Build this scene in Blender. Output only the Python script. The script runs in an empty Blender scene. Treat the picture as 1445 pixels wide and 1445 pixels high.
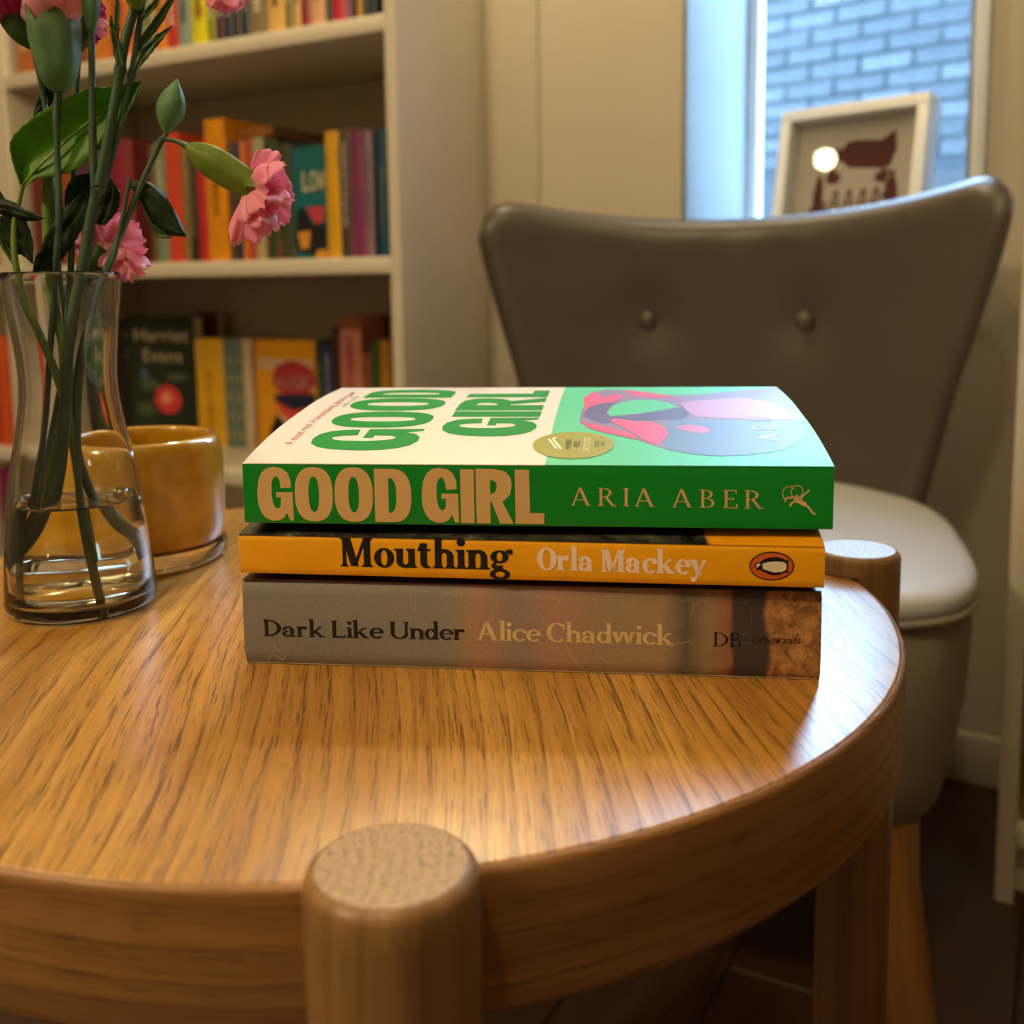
import bpy, bmesh, math, random
from mathutils import Vector, Matrix
random.seed(7)
PI = math.pi
S = bpy.context.scene
COL = S.collection
TZ = 512.0                                   # table top height above the floor, mm

def V(x, y, z):                              # mm, z measured from the table top -> metres
    return Vector((x, y, z + TZ)) * 0.001

# ------------------------------------------------------------------ camera
F, CX, CY, PITCH, ROLL, CH = 1460.24, 722.5, 574.97, 0.1221, -0.0135, 133.43
_c, _s = math.cos(PITCH), math.sin(PITCH)
FW = Vector((0, _c, -_s)); _u = Vector((0, _s, _c)); _r = Vector((1, 0, 0))
RT = _r * math.cos(ROLL) + _u * math.sin(ROLL)
UP = -_r * math.sin(ROLL) + _u * math.cos(ROLL)
cam = bpy.data.cameras.new('camera'); camo = bpy.data.objects.new('camera', cam); COL.objects.link(camo)
cam.sensor_fit = 'HORIZONTAL'; cam.sensor_width = 36; cam.lens = 36 * F / 1445
cam.shift_y = (CY - 722.5) / 1445; cam.clip_start = 0.02; cam.clip_end = 60
m = Matrix((RT, UP, -FW)).transposed().to_4x4(); m.translation = V(0, 0, CH); camo.matrix_world = m
cam.dof.use_dof = True; cam.dof.focus_distance = 0.366; cam.dof.aperture_fstop = cam.lens / 3.4
S.camera = camo
# ------------------------------------------------------------------ world, exposure
S.view_settings.view_transform = 'Standard'; S.view_settings.look = 'None'
S.view_settings.gamma = 1; S.view_settings.use_curve_mapping = False
S.view_settings.exposure = 0.34
W = bpy.data.worlds.new('overcast_sky'); S.world = W; W.use_nodes = True
W.node_tree.nodes['Background'].inputs[0].default_value = (0.40, 0.68, 1.0, 1)
W.node_tree.nodes['Background'].inputs[1].default_value = 17.0

# room axes: t runs along the window wall (to the right, nearer), s runs into the wall
YAW = math.radians(-28.8)
DX, DY = math.cos(YAW), math.sin(YAW); NX, NY = -DY, DX
PX, PY = -34.0, 1603.0
def R(t, s, z):
    return V(PX + DX * t + NX * s, PY + DY * t + NY * s, z)
FLOOR, CEIL = -TZ, 1980.0

def ray(px, py):
    return RT * (px - CX) + UP * (CY - py) + FW * F
def at(px, py, Y):                           # point seen at pixel (px, py) at depth Y (mm)
    d = ray(px, py); k = Y / d.y
    return Vector((0, 0, CH)) + d * k        # mm, z from the table top
def t_of(px, py, s):                         # t of the ray through a pixel on the plane of constant s
    d = ray(px, py); o = Vector((0, 0, CH))
    k = ((PX + NX * s) * NX + (PY + NY * s) * NY) / (d.x * NX + d.y * NY)
    p = o + d * k
    return (p.x - PX) * DX + (p.y - PY) * DY, p.z

def lamp(name, p, power, color, radius=0.05, spot=None, target=None, blend=0.6):
    l = bpy.data.lights.new(name, 'SPOT' if spot else 'POINT'); l.energy = power; l.color = color
    l.shadow_soft_size = radius
    o = bpy.data.objects.new(name, l); COL.objects.link(o); o.location = p
    if spot:
        l.spot_size = spot; l.spot_blend = blend
        o.rotation_euler = (target - p).to_track_quat('-Z', 'Y').to_euler()
    l.cycles.is_caustics_light = True
    return o
WARM = (1.0, 0.80, 0.47)
# reflection of a ceiling lamp in the glazed picture on the window sill: the lamp hangs where the mirror ray meets it
FRAME_YAW, FRAME_TILT = math.radians(-46), math.radians(8.6)
_fn = Vector((math.sin(FRAME_YAW) * math.cos(FRAME_TILT), -math.cos(FRAME_YAW) * math.cos(FRAME_TILT), math.sin(FRAME_TILT)))
lamp('pendant_bulb', V(-120, 1330, 1250), 19, WARM, 0.06)
lamp('ceiling_spot_front', V(-300, -500, 1800), 18, WARM, 0.07)
lamp('side_fill_lamp', V(-1250, -350, 1250), 44, WARM, 0.07)  # unseen lamp added low at the left to brighten the shelf insides
portal = bpy.data.lights.new('window_portal', 'AREA'); portal.shape = 'RECTANGLE'; portal.size = 0.40; portal.size_y = 1.7
portal.cycles.is_portal = True
po = bpy.data.objects.new('window_portal', portal); COL.objects.link(po)
po.location = R(495, 330, 900); po.rotation_euler = Vector((-NX, -NY, 0)).to_track_quat('-Z', 'Y').to_euler()

# ------------------------------------------------------------------ materials
def lin(c):
    if isinstance(c, str):
        c = [int(c[i:i + 2], 16) / 255 for i in (0, 2, 4)]
        return tuple(v / 12.92 if v <= .04045 else ((v + .055) / 1.055) ** 2.4 for v in c)
    return tuple(c)
MATS = {}
def mat(name, color, rough=0.5, **kw):
    if name in MATS: return MATS[name]
    mt = bpy.data.materials.new(name); mt.use_nodes = True
    b = mt.node_tree.nodes['Principled BSDF']
    b.inputs['Base Color'].default_value = (*lin(color), 1); b.inputs['Roughness'].default_value = rough
    for k, v in kw.items():
        b.inputs[k.replace('_', ' ')].default_value = v
    MATS[name] = mt
    return mt
class NT:
    def __init__(s, mt): s.t = mt.node_tree; s.b = s.t.nodes['Principled BSDF']
    def n(s, typ, **kw):
        n = s.t.nodes.new(typ)
        for k, v in kw.items():
            if k.startswith('i_'): n.inputs[int(k[2:]) if k[2:].isdigit() else k[2:]].default_value = v
            else: setattr(n, k, v)
        return n
    def l(s, a, b): s.t.links.new(a, b)
    def coord(s, kind='Object', rot=(0, 0, 0), scale=(1, 1, 1), loc=(0, 0, 0)):
        tc = s.n('ShaderNodeTexCoord'); mp = s.n('ShaderNodeMapping')
        mp.inputs['Rotation'].default_value = rot; mp.inputs['Scale'].default_value = scale; mp.inputs['Location'].default_value = loc
        s.l(tc.outputs[kind], mp.inputs[0]); return mp.outputs[0]
    def noise(s, vec, scale=1.0, detail=2.0, rough=0.5, dist=0.0):
        n = s.n('ShaderNodeTexNoise'); n.inputs['Scale'].default_value = scale; n.inputs['Detail'].default_value = detail
        n.inputs['Roughness'].default_value = rough; n.inputs['Distortion'].default_value = dist
        s.l(vec, n.inputs['Vector']); return n.outputs[0]
    def ramp(s, fac, stops, interp='LINEAR'):
        r = s.n('ShaderNodeValToRGB'); r.color_ramp.interpolation = interp; e = r.color_ramp.elements
        while len(e) < len(stops): e.new(0.5)
        for el, (p, c) in zip(e, stops): el.position = p; el.color = (*lin(c), 1)
        s.l(fac, r.inputs[0]); return r.outputs[0]
    def math(s, op, a, b=0.0, c=0.0):
        n = s.n('ShaderNodeMath', operation=op)
        for i, v in enumerate((a, b, c)):
            if isinstance(v, (int, float)): n.inputs[i].default_value = v
            else: s.l(v, n.inputs[i])
        return n.outputs[0]
    def mix(s, fac, a, b, mode='MIX'):
        n = s.n('ShaderNodeMix', data_type='RGBA', blend_type=mode)
        for i, v in ((0, fac), (6, a), (7, b)):
            if isinstance(v, (int, float)): n.inputs[i].default_value = v
            elif isinstance(v, (tuple, str)): n.inputs[i].default_value = (*lin(v), 1)
            else: s.l(v, n.inputs[i])
        return n.outputs[2]
    def bump(s, h, strength=0.2, dist=0.001):
        b = s.n('ShaderNodeBump'); b.inputs['Strength'].default_value = strength; b.inputs['Distance'].default_value = dist
        s.l(h, b.inputs['Height']); s.l(b.outputs[0], s.b.inputs['Normal'])

def oak(name, kind, rot=0.0, light='C99A5E', mid='A97738', dark='6B4420', rough=0.32, cath=1.0, swap=False, pores=1.0, bend=1.0):
    """Oak veneer: x across the grain, y along it (metres)."""
    mt = mat(name, light, rough); n = NT(mt)
    v = n.coord(kind, rot=(0, 0, rot))
    if swap:
        sp = n.n('ShaderNodeSeparateXYZ'); n.l(v, sp.inputs[0]); cb = n.n('ShaderNodeCombineXYZ')
        n.l(sp.outputs[1], cb.inputs[0]); n.l(sp.outputs[0], cb.inputs[1]); v = cb.outputs[0]
    def sc(x, y, z=1):
        m_ = n.n('ShaderNodeMapping'); m_.inputs['Scale'].default_value = (x, y, z); n.l(v, m_.inputs[0]); return m_.outputs[0]
    # growth rings: the grain lines bend gently along the board
    sp2 = n.n('ShaderNodeSeparateXYZ'); n.l(v, sp2.inputs[0])
    w1 = n.math('MULTIPLY', n.math('SUBTRACT', n.noise(sc(3.2, 1.5), 1, 1, .4), .5), .16 * bend)
    w2 = n.math('MULTIPLY', n.math('SUBTRACT', n.noise(sc(28, 4.5), 1, 1.5, .5), .5), .012)
    xw = n.math('ADD', sp2.outputs[0], n.math('ADD', w1, w2))
    cv = n.n('ShaderNodeCombineXYZ'); n.l(xw, cv.inputs[0]); n.l(sp2.outputs[1], cv.inputs[1]); n.l(sp2.outputs[2], cv.inputs[2]); v = cv.outputs[0]
    warp = n.math('ADD', n.math('MULTIPLY', xw, 6.5), n.math('MULTIPLY', n.noise(sc(11, .8), 1, 1, .4), .9))
    big = n.noise(sc(34, 2.2), 1, 4, .6, .6)
    fib = n.noise(sc(560, 5), 1, 3, .65)
    fib2 = n.noise(sc(1500, 22), 1, 2, .6)
    # cathedral bands: contour lines of a stretched noise
    cf = n.math('FRACT', n.math('MULTIPLY', warp, 19.0 * cath))
    band = n.math('POWER', cf, 2.0)
    por = n.noise(sc(2300, 60), 1, 1, .5)
    pth = n.math('SUBTRACT', 0.64, n.math('MULTIPLY', band, 0.13))
    pm = n.n('ShaderNodeMapRange'); n.l(por, pm.inputs[0]); n.l(pth, pm.inputs[1])
    n.l(n.math('ADD', pth, 0.045), pm.inputs[2])
    pore = pm.outputs[0]
    c1 = n.ramp(big, [(0.3, mid), (0.68, light)])
    c2 = n.mix(n.math('MULTIPLY', band, 0.42), c1, mid)
    c3 = n.mix(n.math('MULTIPLY', n.ramp(fib, [(0.42, (0, 0, 0)), (0.62, (1, 1, 1))]), 0.45), c2, mid)
    ln = n.ramp(cf, [(.0, (1, 1, 1)), (.06, (0, 0, 0)), (.80, (0, 0, 0)), (1.0, (1, 1, 1))])
    c3 = n.mix(n.math('MULTIPLY', ln, 0.20 * pores), c3, dark)
    c4 = n.mix(n.math('MULTIPLY', pore, 0.72 * pores), c3, dark)
    n.l(c4, n.b.inputs['Base Color'])
    n.l(n.math('ADD', rough - .06, n.math('MULTIPLY', fib, .12)), n.b.inputs['Roughness'])
    h = n.math('SUBTRACT', n.math('MULTIPLY', fib2, .25), pore)
    n.bump(h, 0.35, 0.0003)
    return mt

def plain(name, color, rough=.6, var=.06, scale=6, bump=0, bscale=400, **kw):
    mt = mat(name, color, rough, **kw); n = NT(mt)
    nz = n.noise(n.coord(), scale, 4, .6)
    c = Vector(lin(color)); lo = tuple(c * (1 - var * 1.5)); hi = tuple(min(1, x) for x in c * (1 + var))
    n.l(n.ramp(nz, [(.3, lo), (.7, hi)]), n.b.inputs['Base Color'])
    if bump: n.bump(n.noise(n.coord(), bscale, 3, .6), bump, .0004)
    return mt

M_top = oak('oak_veneer_top', 'Object', rot=math.radians(-4), light='D6A24E', mid='A06A22', dark='54330F', rough=.34)
M_top.node_tree.nodes['Principled BSDF'].inputs['Coat Weight'].default_value = .7
M_top.node_tree.nodes['Principled BSDF'].inputs['Coat Roughness'].default_value = .3
M_edge = oak('oak_edge_band', 'UV', swap=True, light='B98850', mid='8C5F32', dark='5A3A1A', cath=.7, rough=.45, pores=.8, bend=.12)
M_leg = oak('oak_leg', 'UV', light='A47E50', mid='805A32', dark='5C4020', cath=.5, rough=.42, pores=.5, bend=.15)
def endgrain():
    mt = mat('oak_end_grain', 'B0916A', .38); n = NT(mt)
    v = n.coord(rot=(0, 0, .5), scale=(1, 1, 0))
    w = n.n('ShaderNodeTexWave', wave_type='RINGS', rings_direction='Z'); w.inputs['Scale'].default_value = 95
    w.inputs['Distortion'].default_value = 1.2; w.inputs['Detail'].default_value = 2
    mp = n.n('ShaderNodeMapping'); mp.inputs['Location'].default_value = (.05, .03, 0); n.l(v, mp.inputs[0]); n.l(mp.outputs[0], w.inputs[0])
    m2 = n.n('ShaderNodeMapping'); m2.inputs['Scale'].default_value = (1600, 520, 1); n.l(v, m2.inputs[0])
    nz = n.noise(m2.outputs[0], 1, 2, .6)
    f = n.math('MULTIPLY', n.ramp(nz, [(.45, (0, 0, 0)), (.62, (1, 1, 1))]), n.math('ADD', .45, n.math('MULTIPLY', w.outputs[1], .5)))
    n.l(n.mix(f, 'B4946C', '5E4630'), n.b.inputs['Base Color']); n.bump(nz, .2, .0003)
    return mt
M_end = endgrain()
M_shelf = plain('white_shelf_foil', 'D8CDB8', .42, .02)
M_shelfback = plain('shelf_back_board', 'DACFBE', .6, .03)
M_wall = plain('cream_wall_paint', 'B8AE98', .75, .03, 1.5)
M_far = plain('shop_wall_brown', '6E6254', .8, .08, 2)
M_white = plain('white_gloss_paint', 'E2E4E4', .35, .02)
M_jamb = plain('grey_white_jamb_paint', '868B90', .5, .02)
M_ceil = plain('ceiling_paint', 'D8D2C4', .8, .02)
M_fabric = plain('taupe_leather', '4A4037', .38, .05, 9, .06, 900)
M_fabric.node_tree.nodes['Principled BSDF'].inputs['Specular IOR Level'].default_value = .45
M_base = plain('beige_linen_base', '8C8373', .85, .07, 14, .12, 1400)
M_chleg = oak('beech_chair_leg', 'UV', light='A87A40', mid='8A5C28', dark='5A3818', rough=.35, pores=.3, bend=.15)
M_paper = plain('book_paper', 'D9CDB0', .85, .05, 90)
M_glass = mat('clear_glass', (1, 1, 1), 0.0, Transmission_Weight=1.0, IOR=1.48)
M_pane = mat('window_glass', (1, 1, 1), 0.0, Transmission_Weight=1.0, IOR=1.05)
M_water = mat('vase_water', (.97, .96, .72), 0.0, Transmission_Weight=1.0, IOR=1.33)

def flat(name, color, rough=.5, **kw): return mat(name, color, rough, **kw)

# ------------------------------------------------------------------ object helpers
def tag(o, label=None, cat=None, group=None, kind=None):
    if label: o['label'] = label
    if cat: o['category'] = cat
    if group: o['group'] = group
    if kind: o['kind'] = kind
    return o
def link(name, me, mt=None, parent=None):
    o = bpy.data.objects.new(name, me); COL.objects.link(o)
    if mt is not None:
        for x in (mt if isinstance(mt, (list, tuple)) else [mt]): me.materials.append(x)
    if parent: o.parent = parent; o.matrix_parent_inverse = Matrix.Identity(4)
    return o
def empty(name, loc, rz=0.0):
    o = bpy.data.objects.new(name, None); o.empty_display_size = .02; COL.objects.link(o)
    o.location = loc; o.rotation_euler = (0, 0, rz); return o
def smooth(o, angle=40):
    me = o.data
    me.polygons.foreach_set('use_smooth', [True] * len(me.polygons))
    me.set_sharp_from_angle(angle=math.radians(angle)); return o
def obj(name, bm, mt=None, parent=None, sm=True, angle=40):
    """bmesh in WORLD metres (or in the parent's local space when the parent has a placed transform)."""
    me = bpy.data.meshes.new(name); bmesh.ops.recalc_face_normals(bm, faces=bm.faces); bm.to_mesh(me); bm.free()
    o = link(name, me, mt, parent)
    if sm: smooth(o, angle)
    return o
def box(bm, x0, x1, y0, y1, z0, z1, bev=0.0, seg=2):
    r = bmesh.ops.create_cube(bm, size=1); vs = r['verts']
    for v in vs:
        v.co = Vector(((x0 + x1) / 2 + v.co.x * (x1 - x0), (y0 + y1) / 2 + v.co.y * (y1 - y0), (z0 + z1) / 2 + v.co.z * (z1 - z0)))
    if bev:
        es = list({e for v in vs for e in v.link_edges})
        bmesh.ops.bevel(bm, geom=es, offset=bev, segments=seg, profile=.5, affect='EDGES')
    return bm
def rbox(t0, t1, s0, s1, z0, z1, bev=0.0):           # box in room coordinates, mm -> world
    bm = bmesh.new(); box(bm, t0, t1, s0, s1, z0, z1, bev)
    for v in bm.verts: v.co = R(*v.co)
    return bm
def lathe(prof, n=64, close=False, c=(0, 0)):
    """prof: [(r, z)] mm -> bmesh of revolution, metres, z from table top; UV (around*r, z)"""
    bm = bmesh.new(); rings = []
    for r, z in prof:
        if r < 1e-6: rings.append([bm.verts.new(V(c[0], c[1], z))])
        else: rings.append([bm.verts.new(V(c[0] + r * math.cos(2 * PI * i / n), c[1] + r * math.sin(2 * PI * i / n), z)) for i in range(n)])
    pairs = list(zip(rings, rings[1:])) + ([(rings[-1], rings[0])] if close else [])
    for a, b in pairs:
        for i in range(n):
            j = (i + 1) % n
            q = [a[i % len(a)], a[j % len(a)], b[j % len(b)], b[i % len(b)]]
            u = []
            for w in q:
                if w not in u: u.append(w)
            if len(u) > 2: bm.faces.new(u)
    return bm
def tube(path, rad, n=10, caps=True, bm=None, ribs=0, ribamp=0):
    """path of Vectors (metres), rad list (metres)"""
    bm = bm or bmesh.new(); rings = []; up = Vector((0.13, 1, 0.21)).normalized()
    for i, p in enumerate(path):
        t = (path[min(i + 1, len(path) - 1)] - path[max(i - 1, 0)]).normalized()
        a = t.cross(up).normalized(); b = t.cross(a).normalized()
        rings.append([bm.verts.new(p + (a * math.cos(2 * PI * k / n) + b * math.sin(2 * PI * k / n)) * rad[i] * (1 + (ribamp * math.cos(ribs * 2 * PI * k / n) if ribs else 0))) for k in range(n)])
    for r0, r1 in zip(rings, rings[1:]):
        for k in range(n): bm.faces.new([r0[k], r0[(k + 1) % n], r1[(k + 1) % n], r1[k]])
    if caps:
        bm.faces.new(rings[0][::-1]); bm.faces.new(rings[-1])
    return bm
def spline(pts, k=6):
    """Catmull-Rom through tuples"""
    out = []; P = [Vector(p) for p in pts]; P = [P[0] * 2 - P[1]] + P + [P[-1] * 2 - P[-2]]
    for i in range(1, len(P) - 2):
        for j in range(k):
            u = j / k; a, b, c, d = P[i - 1], P[i], P[i + 1], P[i + 2]
            out.append(0.5 * (2 * b + (c - a) * u + (2 * a - 5 * b + 4 * c - d) * u * u + (3 * b - a - 3 * c + d) * u ** 3))
    out.append(P[-2].copy()); return out
def solid(o, th, off=0.0):
    md = o.modifiers.new('thickness', 'SOLIDIFY'); md.thickness = th; md.offset = off; return o

# ------------------------------------------------------------------ room shell
T0, T1, S0 = -2100, 1750, -2900
WT0, WT1, WZ0, WZ1 = 312, 677, 153, 1700          # window opening
def struct(name, bm, mt, parent=None, **k):
    o = obj(name, bm, mt, parent, **k)
    if not parent: o['kind'] = 'structure'
    return o
wb = struct('wall_back', rbox(T0, 0, 50, 350, FLOOR, CEIL), M_wall, sm=False)
bm = bmesh.new()
for a in ((0, WT0, 0, 320, FLOOR, CEIL), (WT1, T1, 0, 320, FLOOR, CEIL), (WT0, WT1, 0, 320, FLOOR, WZ0 - 18), (WT0, WT1, 0, 320, WZ1, CEIL)):
    box(bm, *a)
for v in bm.verts: v.co = R(*v.co)
struct('wall_window', bm, M_wall, sm=False)
struct('wall_left', rbox(T0 - 120, T0, S0, 50, FLOOR, CEIL), M_far, sm=False)
struct('wall_right', rbox(T1, T1 + 120, S0, 0, FLOOR, CEIL), M_far, sm=False)
struct('wall_front', rbox(T0 - 120, T1 + 120, S0 - 120, S0, FLOOR, CEIL), M_far, sm=False)
struct('ceiling', rbox(T0 - 120, T1 + 120, S0 - 120, 350, CEIL, CEIL + 60), M_ceil, sm=False)
# dark wooden floor: subfloor and single planks
M_plank = []
for i, (a, b, c) in enumerate((('4A3020', '33200F', '1C1008'), ('442A1B', '2C1A0E', '180D06'), ('523624', '3A2514', '201208'))):
    M_plank.append(oak('walnut_floor_%s' % 'abc'[i], 'UV', light=a, mid=b, dark=c, rough=.42, cath=.5, pores=.6))
fl = struct('floor', rbox(T0 - 120, T1 + 120, S0 - 120, 320, FLOOR - 40, FLOOR - 8), mat('subfloor', '1A120C', .9), sm=False)
def plank_mesh(w, l, k):
    b_ = box(bmesh.new(), 0, w, 0, l, -.008, 0, .0012, 1); uv = b_.loops.layers.uv.new('UVMap'); ox, oy = random.random() * 5, random.random() * 5
    for f in b_.faces:
        for lp in f.loops: lp[uv].uv = (lp.vert.co.x + ox, lp.vert.co.y + oy)
    me = bpy.data.meshes.new('plank'); b_.to_mesh(me); b_.free(); me.materials.append(M_plank[k]); return me
PM = [plank_mesh(.118, 1.198, i % 3) for i in range(6)]
pw = 120
for i in range(int((T1 - T0) / pw) + 1):
    off = random.choice((0, 400, 800, 200, 600))
    s = S0 - off
    while s < 40:
        # planks only where the lens could see them; the subfloor goes on beneath the rest
        o = bpy.data.objects.new('plank', PM[random.randrange(6)]); COL.objects.link(o)
        o.location = R(T0 + i * pw, s, FLOOR); o.rotation_euler = (0, 0, YAW); o.parent = fl
        s += 1200
# window: lining, sash, pane, sill, casing bead
wn = struct('window_1', rbox(WT0, WT0 + 14, 296, 318, WZ0, WZ1), M_white, sm=False)
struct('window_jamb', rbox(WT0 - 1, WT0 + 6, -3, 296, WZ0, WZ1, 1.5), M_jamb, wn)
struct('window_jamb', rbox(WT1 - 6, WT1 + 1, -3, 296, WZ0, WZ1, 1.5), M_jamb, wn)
struct('window_sill', rbox(WT0 - 20, WT1 + 20, -22, 312, WZ0 - 18, WZ0, 3), M_white, wn)
for a in ((WT0 + 6, WT0 + 24, 285, 318, WZ0, WZ1), (WT1 - 24, WT1 - 6, 285, 318, WZ0, WZ1), (WT0 + 24, WT1 - 24, 285, 318, WZ0, WZ0 + 30), (WT0 + 24, WT1 - 24, 285, 318, WZ1 - 30, WZ1)):
    struct('sash_frame', rbox(*a, 2), M_white, wn)
struct('window_pane', rbox(WT0 + 22, WT1 - 22, 300, 304, WZ0 + 26, WZ1 - 26), M_pane, wn, sm=False)
struct('trim_1', rbox(WT1 - 1, WT1 + 16, -10, 2, WZ0, WZ1 + 20, 4), M_white)
struct('trim_2', rbox(0, 92, -4, 0, FLOOR, CEIL, 1.5), M_wall)
struct('baseboard_back', rbox(0, 1750, -14, -0.5, FLOOR, FLOOR + 64, 3), M_wall)
# building across the street: painted brick wall, single bricks
EY = math.radians(-40)
eo = at(1200, 395, 4600)
ex = Vector((math.cos(EY), math.sin(EY), 0)); en = Vector((-ex.y, ex.x, 0))
def EX(a, b, z): return (Vector((eo.x, eo.y, 0)) + ex * a + en * b + Vector((0, 0, z + TZ))) * .001
EZ0, EZ1 = -TZ - 400, 1500
b_ = box(bmesh.new(), -3200, 2600, 0, 220, EZ0, EZ1)
for v in b_.verts: v.co = EX(*v.co)
M_mortar = plain('dark_mortar', '2E343B', .9, .1, 8)
xw = tag(obj('brick_building', b_, M_mortar, sm=False), 'painted brick wall of the building across the street outside the window', 'building')
M_bricks = [plain('painted_brick_' + k, c, .75, .22, 22, .3, 60) for k, c in (('pale', '3A3F44'), ('grey', '32373D'), ('worn', '42474D'))]
bms = []
for i in range(6):
    b_ = box(bmesh.new(), 0, .213, -.012, .03, 0, .064, .006, 1)
    for v in b_.verts: v.co += Vector((random.uniform(-1, 1), random.uniform(-1, 1), random.uniform(-1, 1))) * .003
    me = bpy.data.meshes.new('brick'); b_.to_mesh(me); b_.free(); me.materials.append(M_bricks[i % 3]); bms.append(me)
zb = 620; row = 0
while zb < EZ1 - 70:
    a = -760 + (112 if row % 2 else 0)
    while a < 860:
        o = bpy.data.objects.new('brick', bms[random.randrange(6)]); COL.objects.link(o); o.parent = xw
        o.location = EX(a, random.uniform(-4, 3), zb); o.rotation_euler = (0, 0, EY)
        a += 225
    zb += 75; row += 1
b_ = box(bmesh.new(), -3200, 2600, -40, 0, EZ0, 560, 8)
for v in b_.verts: v.co = EX(*v.co)
obj('painted_plinth', b_, plain('dark_plinth_paint', '14181E', .6, .1), xw)
struct('street', (lambda q: ([setattr(v, 'co', EX(*v.co)) for v in q.verts], q)[1])(box(bmesh.new(), -3200, 2600, -3500, 0, EZ0 - 60, EZ0)), plain('street_asphalt', '303236', .9, .1), sm=False)

# ------------------------------------------------------------------ bookcases
Z1, Z2, Z3 = 484.1, 168.1, -147.4
SH = [(-171.5, -147.5), (146, 168), (462, 484), (800, 822)]
def bookcase(t0, t1, s0, s1, shelves, top, label, inner_back=M_shelfback):
    e = empty('bookcase', R(t0, s0, FLOOR), YAW); tag(e, label, 'bookcase')
    def lb(a0, a1, b0, b1, z0, z1, bev=1.0):
        b_ = box(bmesh.new(), *[q * .001 for q in (a0, a1, b0, b1, z0 - FLOOR, z1 - FLOOR)], bev * .001); return b_
    w, d = t1 - t0, s1 - s0
    obj('side_panel', lb(0, 18, 0, d, FLOOR, top), M_shelf, e); obj('side_panel', lb(w - 18, w, 0, d, FLOOR, top), M_shelf, e)
    obj('back_board', lb(17, w - 17, d - 8, d - 3, FLOOR + 30, top), inner_back, e)
    obj('plinth', lb(18, w - 18, 30, 46, FLOOR, FLOOR + 62), M_shelf, e)
    for z0, z1 in shelves: obj('shelf', lb(18.2, w - 18.2, 1, d - 9, z0, z1), M_shelf, e)
    obj('top_panel', lb(18, w - 18, 0, d - 8, top - 20, top), M_shelf, e)
    return e
bc1 = bookcase(-812, 0, -232, 48, [(FLOOR + 62, FLOOR + 82)] + SH, 1530, 'white bookcase of packed shelves beside the window wall, its right side panel in view')
bc2 = bookcase(-1613, -813, -232, 48, [(FLOOR + 62, FLOOR + 82), (-171.5, -147.5), (146, 168), (462, 484)], 1530, 'neighbouring white bookcase at the far left edge of the picture')
bct = (Vector((493 - PX, 1003 - PY)).dot(Vector((DX, DY))), Vector((493 - PX, 1003 - PY)).dot(Vector((NX, NY))))
bc3 = bookcase(bct[0], bct[0] + 800, bct[1], bct[1] + 212, [(FLOOR + 62, FLOOR + 84), (-110, -89), (220, 241)], 1530, 'cream bookcase edge standing to the right of the grey chair')

# ------------------------------------------------------------------ lettering
def arc(cx, cy, rx, ry, a0, a1, w, t, n=22):
    """ring segment: outer ellipse rx,ry, inner ellipse rx-w, ry-t"""
    out = []; m_ = max(3, int(abs(a1 - a0) / 360 * n * 1.6))
    for i in range(m_):
        q = []
        for k in (i, i + 1):
            a = math.radians(a0 + (a1 - a0) * k / m_); c, s = math.cos(a), math.sin(a)
            q.append(((cx + rx * c, cy + ry * s), (cx + (rx - w) * c, cy + (ry - t) * s)))
        out.append([q[0][0], q[1][0], q[1][1], q[0][1]])
    return out
def rc(x0, y0, x1, y1): return [[(x0, y0), (x1, y0), (x1, y1), (x0, y1)]]
def dg(x0, y0, x1, y1, w): return [[(x0 - w / 2, y0), (x0 + w / 2, y0), (x1 + w / 2, y1), (x1 - w / 2, y1)]]
def dot(cx, cy, r, ry=None): ry = ry or r; return [[(cx + r * math.cos(a * PI / 8), cy + ry * math.sin(a * PI / 8)) for a in range(16)]]
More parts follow.
